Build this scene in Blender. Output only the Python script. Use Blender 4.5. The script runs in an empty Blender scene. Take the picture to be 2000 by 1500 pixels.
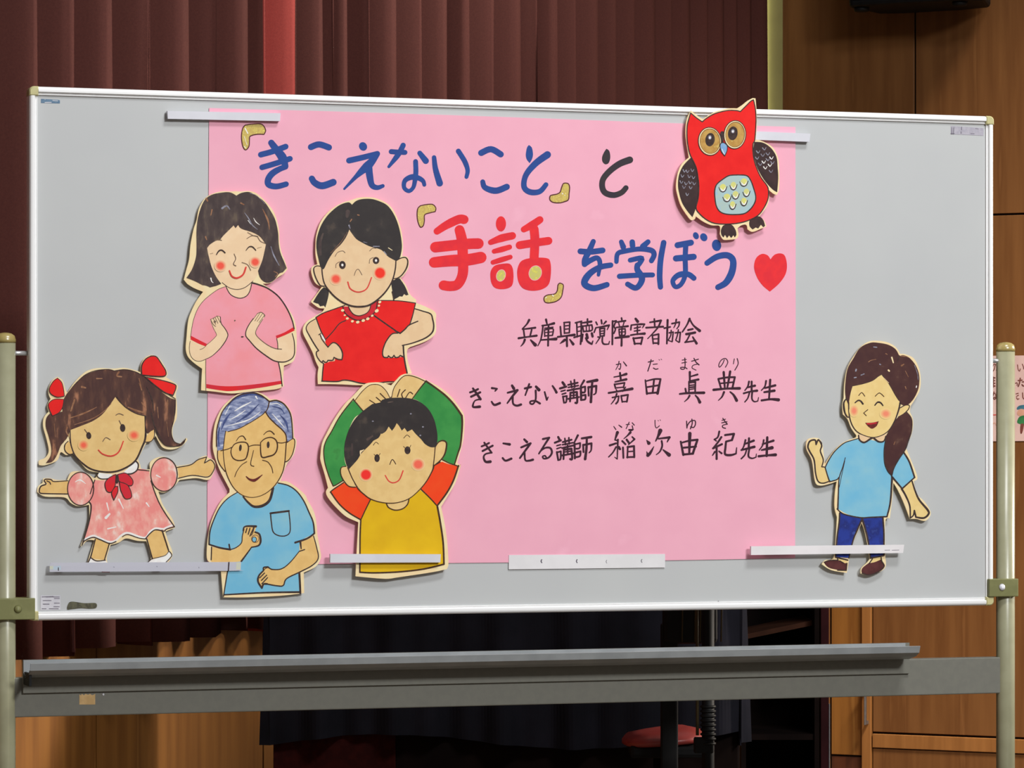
import bpy, bmesh, math, random
from mathutils import Vector
random.seed(7)
SC = bpy.context.scene
COL = SC.collection

# ------------------------------------------------------------ camera, world, lights, exposure
FPX = 6984.0          # focal length in pixels of the 2000 px wide frame
EYE = 1.16            # camera height
HOR = 860.0           # row of the horizon
cam_d = bpy.data.cameras.new('camera'); cam = bpy.data.objects.new('camera', cam_d); COL.objects.link(cam)
cam.location = (0, 0, EYE); cam.rotation_euler = (math.pi / 2, 0, 0)
cam_d.sensor_width = 36.0; cam_d.lens = FPX / 2000 * 36; cam_d.shift_y = (HOR - 750) / 2000
cam_d.clip_start = 0.1; cam_d.clip_end = 100
SC.camera = cam
SC.view_settings.view_transform = 'Standard'; SC.view_settings.look = 'None'
SC.view_settings.exposure = 0.0; SC.view_settings.gamma = 1.0; SC.view_settings.use_curve_mapping = False
w = bpy.data.worlds.new('world'); SC.world = w; w.use_nodes = True
w.node_tree.nodes['Background'].inputs[0].default_value = (1.0, 0.97, 0.95, 1)
w.node_tree.nodes['Background'].inputs[1].default_value = 0.22

def area(name, loc, target, sx, sy, power, color=(1, 1, 1), spread=180):
    l = bpy.data.lights.new(name, 'AREA'); l.shape = 'RECTANGLE'; l.size = sx; l.size_y = sy
    l.energy = power; l.color = color; l.spread = math.radians(spread)
    o = bpy.data.objects.new(name, l); COL.objects.link(o); o.location = loc
    o.rotation_euler = (Vector(target) - Vector(loc)).to_track_quat('-Z', 'Y').to_euler()
    return o
# ceiling lamps of the hall, and an added front fill
area('ceiling_lamp', (2.0, 3.7, 5.5), (0.05, 6.4, 1.3), 1.5, 0.8, 140, (0.99, 0.995, 1.0))
area('front_fill', (5.2, -1.4, 5.5), (0.25, 6.4, 1.3), 1.8, 1.0, 165, (0.98, 0.995, 1.0), 100)  # unseen frontal fill, added to even out the board
area('ceiling_lamp.002', (3.0, 9.6, 5.3), (2.1, 11.3, 0.0), 1.2, 0.6, 95, (1.0, 0.92, 0.80), 62)
# added unseen fill for the dado, aimed through the gap behind the board
area('dado_fill', (6.2, 8.8, 3.2), (-0.95, 6.75, 0.75), 0.5, 0.5, 16, (1.0, 0.90, 0.78), 25)
area('ceiling_lamp.003', (4.8, 9.3, 4.9), (-0.2, 8.8, 3.3), 1.0, 0.6, 70, (1.0, 0.93, 0.84), 52)

# ------------------------------------------------------------ small helpers
def lin(c):
    r = []
    for v in c:
        v /= 255.0
        r.append(v / 12.92 if v <= 0.04045 else ((v + 0.055) / 1.055) ** 2.4)
    return r
E_REF = 0.94           # a photographed tone is divided by this to get the surface's own colour
def alb(c, k=1.0):
    return tuple(min(0.93, v / E_REF * k) for v in lin(c)) + (1.0,)
MATS = {}
def mat(name, c1, c2=None, c3=None, scale=60, stretch=(1, 1, 1), rough=0.75, metal=0.0, lo=0.4, hi=0.6, bump=0.0,
        spec=0.3, rot=0.0, wave=None, k=1.0, detail=3.0):
    """procedural material: up to three tones mixed by a noise in object space"""
    if name in MATS: return MATS[name]
    m = bpy.data.materials.new(name); m.use_nodes = True; MATS[name] = m
    nt = m.node_tree; b = nt.nodes['Principled BSDF']
    b.inputs['Roughness'].default_value = rough; b.inputs['Metallic'].default_value = metal
    b.inputs['Specular IOR Level'].default_value = spec
    tc = nt.nodes.new('ShaderNodeTexCoord'); mp = nt.nodes.new('ShaderNodeMapping')
    mp.inputs['Scale'].default_value = stretch; mp.inputs['Rotation'].default_value = (0, rot, 0)
    nt.links.new(tc.outputs['Object'], mp.inputs[0])
    n = nt.nodes.new('ShaderNodeTexNoise'); n.inputs['Scale'].default_value = scale; n.inputs['Detail'].default_value = detail
    nt.links.new(mp.outputs[0], n.inputs[0])
    r = nt.nodes.new('ShaderNodeValToRGB'); nt.links.new(n.outputs[0], r.inputs[0])
    if c2 is None: c2 = tuple(max(0, v * 0.95) for v in c1)
    r.color_ramp.elements[0].position = lo; r.color_ramp.elements[0].color = alb(c1, k)
    r.color_ramp.elements[1].position = hi; r.color_ramp.elements[1].color = alb(c2, k)
    if c3:
        e = r.color_ramp.elements.new(min(1, hi + 0.12)); e.color = alb(c3, k)
    nt.links.new(r.outputs[0], b.inputs['Base Color'])
    if bump:
        n2 = nt.nodes.new('ShaderNodeTexNoise'); n2.inputs['Scale'].default_value = scale * 4
        nt.links.new(mp.outputs[0], n2.inputs[0])
        bp = nt.nodes.new('ShaderNodeBump'); bp.inputs['Strength'].default_value = bump; bp.inputs['Distance'].default_value = 0.002
        nt.links.new(n2.outputs[0], bp.inputs['Height']); nt.links.new(bp.outputs[0], b.inputs['Normal'])
    return m

def cheek_mat(name, red, skin, hard=0.45):
    """rouge: a round dab of red paint fading into the bare board colour"""
    if name in MATS: return MATS[name]
    m = bpy.data.materials.new(name); m.use_nodes = True; MATS[name] = m
    nt = m.node_tree; b = nt.nodes['Principled BSDF']; b.inputs['Roughness'].default_value = 0.8
    b.inputs['Specular IOR Level'].default_value = 0.2
    tc = nt.nodes.new('ShaderNodeTexCoord'); s = nt.nodes.new('ShaderNodeSeparateXYZ'); c = nt.nodes.new('ShaderNodeCombineXYZ')
    nt.links.new(tc.outputs['Generated'], s.inputs[0]); nt.links.new(s.outputs[0], c.inputs[0]); nt.links.new(s.outputs[2], c.inputs[1])
    d = nt.nodes.new('ShaderNodeVectorMath'); d.operation = 'DISTANCE'; d.inputs[1].default_value = (0.5, 0.5, 0)
    nt.links.new(c.outputs[0], d.inputs[0])
    r = nt.nodes.new('ShaderNodeValToRGB'); nt.links.new(d.outputs['Value'], r.inputs[0])
    r.color_ramp.elements[0].position = hard * 0.5; r.color_ramp.elements[0].color = alb(red)
    r.color_ramp.elements[1].position = 0.47; r.color_ramp.elements[1].color = alb(skin)
    nt.links.new(r.outputs[0], b.inputs['Base Color'])
    return m

def tag(o, label=None, cat=None, group=None, kind=None):
    if label: o['label'] = label
    if cat: o['category'] = cat
    if group: o['group'] = group
    if kind: o['kind'] = kind
    return o
def empty(name, loc=(0, 0, 0), rz=0.0, parent=None):
    o = bpy.data.objects.new(name, None); COL.objects.link(o); o.location = loc; o.rotation_euler = (0, 0, rz)
    o.empty_display_size = 0.05; o.parent = parent
    return o
def mesh_obj(name, verts, faces, m, parent=None, smooth=False):
    me = bpy.data.meshes.new(name); me.from_pydata(verts, [], faces); me.validate(); me.update()
    if isinstance(m, str): m = MATS[m]
    me.materials.append(m)
    if smooth:
        for p in me.polygons: p.use_smooth = True
    o = bpy.data.objects.new(name, me); COL.objects.link(o); o.parent = parent
    return o
def bm_obj(name, bm, m, parent=None, smooth=False):
    me = bpy.data.meshes.new(name); bmesh.ops.recalc_face_normals(bm, faces=bm.faces); bm.to_mesh(me); bm.free()
    if isinstance(m, str): m = MATS[m]
    me.materials.append(m)
    if smooth:
        for p in me.polygons: p.use_smooth = True
    o = bpy.data.objects.new(name, me); COL.objects.link(o); o.parent = parent
    return o
def add_box(bm, x0, x1, y0, y1, z0, z1, bev=0.0):
    r = bmesh.ops.create_cube(bm, size=1.0)
    vs = r['verts']
    bmesh.ops.scale(bm, vec=(x1 - x0, y1 - y0, z1 - z0), verts=vs)
    bmesh.ops.translate(bm, vec=((x0 + x1) / 2, (y0 + y1) / 2, (z0 + z1) / 2), verts=vs)
    if bev:
        es = list({e for v in vs for e in v.link_edges})
        bmesh.ops.bevel(bm, geom=es, offset=bev, segments=2, affect='EDGES', profile=0.5)
def box(name, x0, x1, y0, y1, z0, z1, m, parent=None, bev=0.0):
    bm = bmesh.new(); add_box(bm, min(x0, x1), max(x0, x1), min(y0, y1), max(y0, y1), min(z0, z1), max(z0, z1), bev)
    return bm_obj(name, bm, m, parent)
def add_tube(bm, p0, p1, r0, r1=None, seg=16, sx=1.0):
    r1 = r0 if r1 is None else r1
    p0 = Vector(p0); p1 = Vector(p1); d = p1 - p0
    q = d.to_track_quat('Z', 'Y')
    a = []; b = []
    for i in range(seg):
        t = 2 * math.pi * i / seg
        o = Vector((math.cos(t), math.sin(t), 0))
        a.append(bm.verts.new(p0 + q @ (o * r0))); b.append(bm.verts.new(p1 + q @ (o * r1)))
    for i in range(seg):
        j = (i + 1) % seg
        bm.faces.new((a[i], a[j], b[j], b[i]))
    bm.faces.new(a[::-1]); bm.faces.new(b)
def tube(name, p0, p1, r0, m, parent=None, r1=None, seg=16):
    bm = bmesh.new(); add_tube(bm, p0, p1, r0, r1, seg)
    o = bm_obj(name, bm, m, parent)
    for p in o.data.polygons: p.use_smooth = len(p.vertices) == 4
    return o
def lathe(name, prof, m, parent=None, loc=(0, 0, 0), seg=24, axis='Z', sx=1, sy=1):
    vs = []; fs = []
    for r, h in prof:
        for i in range(seg):
            t = 2 * math.pi * i / seg
            x, y, z = r * math.cos(t) * sx, r * math.sin(t) * sy, h
            if axis == 'Y': x, y, z = x, -z, y
            vs.append((x + loc[0], y + loc[1], z + loc[2]))
    for k in range(len(prof) - 1):
        for i in range(seg):
            j = (i + 1) % seg
            fs.append((k * seg + i, k * seg + j, (k + 1) * seg + j, (k + 1) * seg + i))
    fs.append(tuple(range(seg))[::-1]); fs.append(tuple((len(prof) - 1) * seg + i for i in range(seg)))
    o = mesh_obj(name, vs, fs, m, parent)
    for p in o.data.polygons: p.use_smooth = len(p.vertices) == 4
    return o

# ------------------------------------------------------------ planes things are fixed on
class Plane:
    """a vertical plane; loc() gives the spot of it seen at a pixel of the photo, d metres in front of it"""
    def __init__(s, x, y, ang):
        s.ox, s.oy, s.a = x, y, ang
        s.U = (math.cos(ang), math.sin(ang)); s.N = (math.sin(ang), -math.cos(ang))
    def loc(s, px, py, d=0.0):
        dx = (px - 1000) / FPX; dz = (HOR - py) / FPX
        t = (d + s.ox * s.N[0] + s.oy * s.N[1]) / (dx * s.N[0] + s.N[1])
        X, Y, Z = dx * t, t, EYE + dz * t
        return ((X - s.ox) * s.U[0] + (Y - s.oy) * s.U[1], -d, Z)
    def world(s, u, d, z):
        return (s.ox + u * s.U[0] + d * s.N[0], s.oy + u * s.U[1] + d * s.N[1], z)
YL = 0.91 * FPX / 1043; XL = (56 - 1000) / FPX * YL
YR = 0.91 * FPX / 954; XR = (1938 - 1000) / FPX * YR
BANG = math.atan2(YR - YL, XR - XL)
BOARD = Plane(XL, YL, BANG)
BW = math.hypot(XR - XL, YR - YL)          # 1.81 m wide
BZ0, BZ1 = 0.853, 1.763

# ------------------------------------------------------------ drawing: shapes traced in crops of the photo, laid on a plane
CR = dict(A=(1300, 180, 5), B=(340, 360, 6.8192), C=(340, 550, 6.523), D=(590, 380, 6.8185), E=(590, 570, 7.4074),
          F=(70, 680, 5.5556), G=(70, 860, 5.5556), H=(400, 760, 6.8167), I=(400, 930, 6), J=(620, 720, 6.5233),
          K=(620, 900, 6.25), L=(1560, 660, 6.8185), M=(1560, 840, 5), N=(460, 230, 6.25), O=(750, 260, 5.2632),
          P=(1060, 270, 10), Q=(800, 390, 6.25), R=(1110, 430, 4.4444), a=(1000, 610, 10), b=(1180, 610, 10),
          c=(900, 690, 7.1429), d=(1170, 690, 11.111), e=(1310, 690, 8.6957), f=(920, 810, 7.6923),
          g=(1170, 810, 11.111), h=(1310, 810, 8.6957), Z=(0, 0, 1), W=(1850, 550, 3.75))
def parse(s):
    out = []; cr = CR['Z']
    for t in s.split():
        if t in CR: cr = CR[t]; continue
        c = t.endswith('!'); x, y = t.rstrip('!').split(',')
        out.append((cr[0] + float(x) / cr[2], cr[1] + float(y) / cr[2], c))
    return out, cr[2]
def catmull(p, n=5):
    q = [p[0]] + p + [p[-1]]; out = []
    for i in range(1, len(q) - 2):
        p0, p1, p2, p3 = q[i - 1], q[i], q[i + 1], q[i + 2]
        for k in range(n):
            t = k / n; t2 = t * t; t3 = t2 * t
            out.append(tuple(0.5 * (2 * p1[j] + (p2[j] - p0[j]) * t + (2 * p0[j] - 5 * p1[j] + 4 * p2[j] - p3[j]) * t2 +
                                    (3 * p1[j] - p0[j] - 3 * p2[j] + p3[j]) * t3) for j in (0, 1)))
    out.append(tuple(p[-1][:2])); return out
def outline(pts, closed, n=5):
    P = [(x, y) for x, y, c in pts]; C = [c for x, y, c in pts]
    if closed:
        if not any(C):
            m = len(P); out = []
            for i in range(m):
                seg = [P[(i - 1) % m], P[i], P[(i + 1) % m], P[(i + 2) % m]]
                out += catmull(seg, n)[n:2 * n]
            return out
        k = C.index(True); P = P[k:] + P[:k] + [P[k]]; C = C[k:] + C[:k] + [True]
    idx = [0] + [i for i in range(1, len(P) - 1) if C[i]] + [len(P) - 1]
    out = []
    for a, b in zip(idx, idx[1:]):
        seg = P[a:b + 1]
        s = catmull(seg, n) if len(seg) > 2 else [seg[0], seg[1]]
        out += s[:-1]
    if not closed: out.append(P[-1])
    return out
def clean(P, closed=True):
    o = []
    for p in P:
        if not o or math.hypot(p[0] - o[-1][0], p[1] - o[-1][1]) > 0.06: o.append(p)
    if closed and len(o) > 2 and math.hypot(o[0][0] - o[-1][0], o[0][1] - o[-1][1]) < 0.06: o.pop()
    return o
STEP = 0.000011
# pen work and dabs too fine to pick apart: one part of kind stuff each; everything else is a part per painted shape
JOINED = {'feather_mark', 'hair_highlight', 'face_line', 'ink_outline', 'print', 'glitter', 'lettering', 'sticker_print', 'drawing', 'lace'}
PEN = {'ink_outline', 'face_line', 'eye', 'mouth', 'spectacles'}   # the brush pen runs a little broader than its visible core
class Art:
    """a flat painted thing: builds its card and its painted parts"""
    def __init__(s, plane, parent, u0, z0, d0):
        s.pl, s.par, s.u0, s.z0, s.d = plane, parent, u0, z0, d0
        s.parts = {}; s.order = []; s.cnt = 0
    def v(s, x, y, d):
        u, yy, z = s.pl.loc(x, y, d); return (u - s.u0, yy, z - s.z0)
    def slot(s, part, m):
        k = (part, m)
        if k not in s.parts: s.parts[k] = ([], []); s.order.append(k)
        return s.parts[k]
    def poly(s, part, m, P):
        P = clean(P)
        if len(P) < 3: return
        if part.split('#')[0] not in JOINED: s.cnt += 1; part = '%s#f%d' % (part.split('#')[0], s.cnt) if part.split('#')[0] != 'big_letter' else part
        ar = sum(P[i][0] * P[(i + 1) % len(P)][1] - P[(i + 1) % len(P)][0] * P[i][1] for i in range(len(P)))
        if ar > 0: P = P[::-1]                     # pixel rows run down, so this faces the viewer
        s.d += STEP; V, Fc = s.slot(part, m); b = len(V)
        V += [s.v(x, y, s.d) for x, y in P]; Fc.append(tuple(range(b, b + len(P))))
    def fill(s, part, m, txt, n=5):
        pts, _ = parse(txt); s.poly(part, m, outline(pts, True, n))
    def ell(s, part, m, cr, cx, cy, rx, ry, rot=0, n=28):
        x0, y0, k = CR[cr]; c, sn = math.cos(math.radians(rot)), math.sin(math.radians(rot))
        P = []
        for i in range(n):
            t = 2 * math.pi * i / n; a, b = rx * math.cos(t), ry * math.sin(t)
            P.append((x0 + (cx + a * c - b * sn) / k, y0 + (cy + a * sn + b * c) / k))
        s.poly(part, m, P)
    def line(s, part, m, txt, *ws, closed=False):
        if part.split('#')[0] not in JOINED and 'letter' not in part: s.cnt += 1; part = '%s#l%d' % (part.split('#')[0], s.cnt)
        pts, k = parse(txt)
        if closed: pts = pts + [pts[0]]
        ws = [w / k * (1.3 if part.split('#')[0] in PEN else 1.0) for w in ws]
        # split at corners so that sharp turns get round joints of their own
        runs = []; cur = [pts[0]]
        for p in pts[1:]:
            cur.append(p)
            if p[2]: runs.append(cur); cur = [p]
        if len(cur) > 1: runs.append(cur)
        tot = sum(math.hypot(a[0] - b[0], a[1] - b[1]) for a, b in zip(pts, pts[1:])) or 1
        run = 0.0
        for r in runs:
            P = clean(catmull([(x, y) for x, y, c in r], 6) if len(r) > 2 else [r[0][:2], r[1][:2]], False)
            if len(P) < 2: continue
            W = []; acc = run
            for i, p in enumerate(P):
                if i: acc += math.hypot(p[0] - P[i - 1][0], p[1] - P[i - 1][1])
                t = min(1, acc / tot) * (len(ws) - 1)
                j = min(int(t), len(ws) - 2) if len(ws) > 1 else 0
                W.append(ws[0] if len(ws) == 1 else ws[j] + (ws[j + 1] - ws[j]) * (t - j))
            run = acc
            s.ribbon(part, m, P, W)
    def ribbon(s, part, m, P, W):
        s.d += STEP; V, Fc = s.slot(part, m); n = len(P); L = []; R = []
        for i, p in enumerate(P):
            a = P[max(i - 1, 0)]; b = P[min(i + 1, n - 1)]
            dx, dy = b[0] - a[0], b[1] - a[1]; l = math.hypot(dx, dy) or 1; dx /= l; dy /= l
            h = W[i] / 2; L.append((p[0] + dy * h, p[1] - dx * h)); R.append((p[0] - dy * h, p[1] + dx * h))
        b = len(V); V += [s.v(x, y, s.d + i * 4e-7) for i, (x, y) in enumerate(L)] + [s.v(x, y, s.d + i * 4e-7) for i, (x, y) in enumerate(R)]   # a stroke climbs a hair so that it can cross itself
        s.d += n * 4e-7
        for i in range(n - 1): Fc.append((b + i, b + i + 1, b + n + i + 1, b + n + i))
        for e, q in ((0, 1), (n - 1, n - 2)):       # rounded ends
            dx, dy = P[e][0] - P[q][0], P[e][1] - P[q][1]; l = math.hypot(dx, dy) or 1; dx /= l; dy /= l
            h = W[e] / 2; A = []
            for k in range(9):
                t = -math.pi / 2 + math.pi * k / 8
                cx, cy = math.cos(t), math.sin(t)
                A.append((P[e][0] + h * (dx * cx - dy * cy), P[e][1] + h * (dy * cx + dx * cy)))
            bb = len(V); V += [s.v(x, y, s.d) for x, y in A]; Fc.append(tuple(range(bb, bb + 9))[::-1])
    def card(s, m, txt, thick, name='card', n=5):
        """the cut board itself, with its thickness"""
        pts, _ = parse(txt); P = clean(outline(pts, True, n))
        ar = sum(P[i][0] * P[(i + 1) % len(P)][1] - P[(i + 1) % len(P)][0] * P[i][1] for i in range(len(P)))
        if ar > 0: P = P[::-1]
        k = len(P); F = [s.v(x, y, s.d) for x, y in P]; Bk = [(x, y + thick, z) for x, y, z in F]
        faces = [tuple(range(k)), tuple(range(2 * k - 1, k - 1, -1))]
        faces += [(j, i, k + i, k + j) for i, j in [(i, (i + 1) % k) for i in range(k)]]
        return mesh_obj(name, F + Bk, faces, m, s.par)
    def build(s):
        out = {}
        for k in s.order:
            V, Fc = s.parts[k]; nm = k[0].split('#')[0]; o = mesh_obj(nm, V, Fc, k[1], s.par); out.setdefault(nm, []).append(o)
            if nm in JOINED: o['kind'] = 'stuff'
        return out
def art_thing(name, label, cat, px, py, d_card, plane=BOARD, group=None, sub=True):
    """Empty at the foot of a flat thing seen at pixel (px, py); returns it with its Art"""
    u, _, z = plane.loc(px, py, 0)
    e = empty(name, plane.world(u, 0, z), plane.a); tag(e, label, cat, group)
    return e, Art(plane, e, u, z, d_card)

# ------------------------------------------------------------ materials of the room
mat('wood_wall', (128, 84, 44), (112, 70, 34), (138, 92, 50), scale=5, stretch=(5, 5, 0.35), rough=0.5, lo=0.35, hi=0.62, k=0.85, spec=0.35)
mat('wood_stile', (150, 100, 52), (135, 88, 44), scale=6, stretch=(6, 6, 0.4), rough=0.5, lo=0.35, hi=0.62)
mat('wood_side', (140, 92, 40), (118, 74, 30), (150, 104, 50), scale=5, stretch=(5, 5, 0.3), rough=0.5, lo=0.35, hi=0.62)
mat('wood_dark', (84, 44, 24), (70, 36, 20), scale=6, stretch=(6, 6, 0.6), rough=0.6)
mat('groove', (40, 24, 14), rough=0.9)
mat('corner_pale', (150, 142, 92), (144, 136, 88), scale=8, rough=0.7)
mat('plaster', (200, 186, 150), (190, 176, 142), scale=8, rough=0.9)
mat('floor_wood', (112, 98, 82), (96, 84, 70), scale=4, stretch=(0.5, 6, 1), rough=0.4)
mat('curtain_cloth', (76, 42, 37), (70, 38, 34), scale=220, rough=0.9, lo=0.3, hi=0.7, bump=0.15, spec=0.1)
mat('curtain_lit', (138, 58, 52), (130, 54, 49), scale=220, rough=0.9, lo=0.3, hi=0.7, bump=0.15, spec=0.1)  # curtain colour with the light on one fold painted in
mat('navy_cloth', (32, 31, 38), (24, 24, 29), scale=9, rough=0.95, spec=0.05, lo=0.3, hi=0.7)
mat('black_plastic', (14, 14, 15), (10, 10, 11), scale=30, rough=0.6, spec=0.2)
mat('black_board', (22, 14, 12), (16, 10, 9), scale=9, rough=0.8, spec=0.05)
mat('shelf_wood', (62, 36, 24), (50, 28, 18), scale=9, rough=0.8, spec=0.1)
mat('maroon_panel', (52, 20, 22), (42, 15, 17), scale=9, rough=0.8, spec=0.1)
mat('maroon_dark', (52, 18, 16), (44, 15, 14), rough=0.8, spec=0.05)
mat('red_vinyl', (150, 56, 52), (140, 50, 46), scale=20, rough=0.35, spec=0.5)
mat('grey_metal', (150, 150, 152), rough=0.3, metal=0.8)
mat('brass', (64, 54, 34), rough=0.5)

# ------------------------------------------------------------ the room: two walls meeting in a corner, and the floor
SIDE_A = math.atan2(2.86, 1.0)                         # direction of the curtained wall
SIDE = Plane(-0.976, 7.1, SIDE_A)                      # plane the curtain hangs in
BACK_A = math.atan2(-0.5, 1.0)
BACK = Plane(0.884, 12.6, BACK_A)                      # the wood-panelled wall on the right

bm = bmesh.new(); add_box(bm, -6, 7, -1.5, 15, -0.05, 0.0)
tag(bm_obj('floor', bm, 'floor_wood'), 'wooden hall floor', kind='structure')

# back wall: slab with panels, grooves between them left open
wb = empty('wall_back', BACK.world(0, 0, 0), BACK_A); tag(wb, 'brown wood-panelled wall at the back right', kind='structure')
box('wall_core', -0.4, 4.4, 0.012, 0.14, 0, 4.3, 'groove', wb)
def bu(px, py=1300): return BACK.loc(px, py)[0]
def bz(px, py): return BACK.loc(px, py)[2]
zS = bz(1970, 418.5)
G = 0.0035
def panel(u0, u1, z0, z1, m='wood_wall', d=0.0, name='panel'):
    return box(name, u0 + G, u1 - G, -d, 0.012, z0 + G, z1 - G, m, wb, 0.0015)
u_seam = bu(1787, 100)
for u0, u1 in ((-0.4, u_seam), (u_seam, u_seam + 0.9), (u_seam + 0.9, u_seam + 1.8), (u_seam + 1.8, 4.4)):
    panel(u0, u1, zS, 3.1); panel(u0, u1, 3.1, 4.3)
ua, ub, uc = bu(1622), bu(1685), bu(1703)
zr0, zr1 = bz(1707, 1460), bz(1707, 1431)
panel(-0.4, ua, 0.0, zS, 'wood_wall')
panel(ua, ub, bz(1650, 1476), zS, 'wood_side')
box('plinth', ua + G, ub - G, 0.004, 0.012, 0, bz(1650, 1476) - G, 'wood_dark', wb)
box('door_stile', ub, uc, -0.012, 0.012, 0, zS - G, 'wood_stile', wb, 0.002)
ue = bu(2115)
for u0, u1 in ((uc, ue), (ue, ue + 1.2), (ue + 1.2, 4.4)):
    panel(u0, u1, zr1, zS)
    panel(u0, u1, 0.0, zr0, 'wood_wall')
    box('rail', u0 + G, u1 - G, -0.006, 0.012, zr0, zr1 - G, 'wood_stile', wb, 0.002)
box('corner_strip', bu(1490, 100), bu(1529, 100), -0.004, 0.0, 0, 4.2, 'corner_pale', wb)  # pale strip added for the bright band at the corner
h = box('handle', bu(1695.5), bu(1699.5), -0.045, -0.03, bz(1697, 1415), bz(1697, 1330), 'grey_metal', wb, 0.003)
h['label'] = 'slim metal door pull'
bm = bmesh.new()
for z in (bz(1697, 1410), bz(1697, 1340)): add_box(bm, bu(1696), bu(1699), -0.032, 0.0, z - 0.006, z + 0.006)
bm_obj('handle_mount', bm, 'grey_metal', wb)

# wall behind the curtain: wooden dado below, plaster above
ws = empty('wall_left', SIDE.world(0, -0.095, 0), SIDE_A); tag(ws, 'side wall behind the maroon curtain, wood below', kind='structure')
Lw = 5.80
box('wall_core', -4.0, Lw, 0.012, 0.14, 0, 4.3, 'plaster', ws)
SW = Plane(*SIDE.world(0, -0.095, 0)[:2], SIDE_A)
us = SW.loc(189, 1350)[0]
edges = [-4.0, us - 1.8, us - 0.9, us, us + 0.9, us + 1.8, us + 2.7, us + 3.6, Lw]
for u0, u1 in zip(edges, edges[1:]):
    box('panel', u0 + G, u1 - G, 0, 0.012, 0.10, 0.98, 'wood_side', ws, 0.0015)
box('plinth', -4.0, Lw, -0.006, 0.012, 0, 0.096, 'wood_dark', ws)
box('sill', -4.0, Lw, -0.012, 0.012, 0.984, 1.02, 'wood_dark', ws)

# ------------------------------------------------------------ maroon curtain: ridges placed where the folds stand
A_F = 0.055
edge_px = [-150, -70, 2, 78, 150, 222, 301, 371, 430, 487, 523, 583, 634, 658, 681, 728, 777, 829, 877, 921, 970, 1020, 1055, 1092,
           1130, 1172, 1208, 1245, 1284, 1318, 1352, 1388, 1418, 1445, 1472, 1503]
cu = [SIDE.loc(p, 60, A_F)[0] for p in edge_px]
cu = [cu[0] - 0.17 * k for k in range(14, 0, -1)] + cu
base_z = 0.730; CT = 3.9
cuv = empty('curtain', SIDE.world(cu[17], 0, base_z), SIDE_A)
tag(cuv, 'long maroon pleated curtain hanging behind the whiteboard', 'curtain')
def fold_mesh(k0, k1, m, name):
    V = []; Fc = []; rows = [0.0, 0.35, 0.9, 1.6, 2.4, CT - base_z]; cols = []
    for i in range(k0, k1):
        a, b = cu[i], cu[i + 1]; gap = i - 14 in (9, 14, 18, 22, 34, 36); dpt = 0.088 if gap else A_F * (1.0 if ((i - 14) * 7) % 5 else 1.3)
        for q in range(12):
            t = q / 12
            # ridge at t=0, valley late in the pleat: the near side of each ridge is the broad one
            sft = t ** 0.72 if not gap else (0.5 * min(1, t / 0.12) + 0.5 * max(0, (t - 0.62) / 0.38) if t < 1 else 1)
            cols.append((a + (b - a) * t, A_F * math.cos(2 * math.pi * sft) * 1.0 if False else (-dpt + (A_F + dpt) * (0.5 + 0.5 * math.cos(2 * math.pi * sft)) ** 1.35), i))
    cols.append((cu[k1], A_F, k1))
    n = len(cols)
    for z in rows:
        f = z / (CT - base_z)
        for j, (u, d, i) in enumerate(cols):
            wob = 0.012 * math.sin((i - 14) * 2.7 + z * 1.3) * (1 - f)
            V.append((u - cu[17] + wob, -d * (1.0 - 0.25 * f), z + (0.006 * math.sin((i - 14) * 1.7) if z == 0 else 0)))
    for r in range(len(rows) - 1):
        for j in range(n - 1):
            Fc.append((r * n + j, r * n + j + 1, (r + 1) * n + j + 1, (r + 1) * n + j))
    o = mesh_obj(name, V, Fc, m, cuv, True)
    md = o.modifiers.new('thickness', 'SOLIDIFY'); md.thickness = 0.003
    return o
fold_mesh(0, 24, 'curtain_cloth', 'drape')
o = fold_mesh(24, 25, 'curtain_lit', 'lit_fold'); o['label'] = 'single curtain fold in a lit red'
fold_mesh(25, len(cu) - 1, 'curtain_cloth', 'drape')
tube('curtain_rail', (cu[0] - cu[17], 0, CT - base_z - 0.01), (cu[-1] - cu[17], 0, CT - base_z - 0.01), 0.02, 'grey_metal', cuv)
# lamp tube standing between curtain end and wall corner
lt = bpy.data.lights.new('corner_lamp', 'AREA'); lt.shape = 'RECTANGLE'; lt.size = 0.02; lt.size_y = 2.6; lt.energy = 1.3; lt.color = (1.0, 1.0, 0.62)
lo = bpy.data.objects.new('corner_lamp', lt); COL.objects.link(lo)
p = BACK.world(-0.004, 0.018, 2.4); q = BACK.world(-0.002, 0.0, 2.4)
lo.location = p; lo.rotation_euler = (Vector(q) - Vector(p)).to_track_quat('-Z', 'Y').to_euler()
lo.rotation_euler = (math.pi / 2, 0, math.atan2(q[1] - p[1], q[0] - p[0]) - math.pi / 2)

# ------------------------------------------------------------ loudspeaker on the back wall
SPK = Plane(*BACK.world(0, 0.30, 0)[:2], BACK_A)
ul, _, zb = SPK.loc(1648, 13); ur = SPK.loc(1915, 13)[0]
cx = (ul + ur) / 2; W2 = (ur - ul) / 2
sp = empty('loudspeaker', SPK.world(cx, -0.15, zb), BACK_A)
tag(sp, 'black loudspeaker mounted high on the wood-panelled wall', 'speaker')
V = []
for z in (0.0, 0.3):
    for x, y in ((-W2 + .02, -.15), (W2 - .05, -.15), (W2, -.10), (W2 - .05, .10), (W2 - .16, .13), (-W2 + .12, .13), (-W2 + .03, .10), (-W2, -.10)):
        V.append((x, y, z))
f = [tuple(range(8))[::-1], tuple(range(8, 16))] + [(i, (i + 1) % 8, 8 + (i + 1) % 8, 8 + i) for i in range(8)]
cab = mesh_obj('cabinet', V, f, 'black_plastic', sp)
md = cab.modifiers.new('round', 'BEVEL'); md.width = 0.012; md.segments = 2
box('grille', -W2 + .035, W2 - .065, -.156, -.1505, 0.02, 0.28, 'black_board', sp, 0.002)
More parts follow.
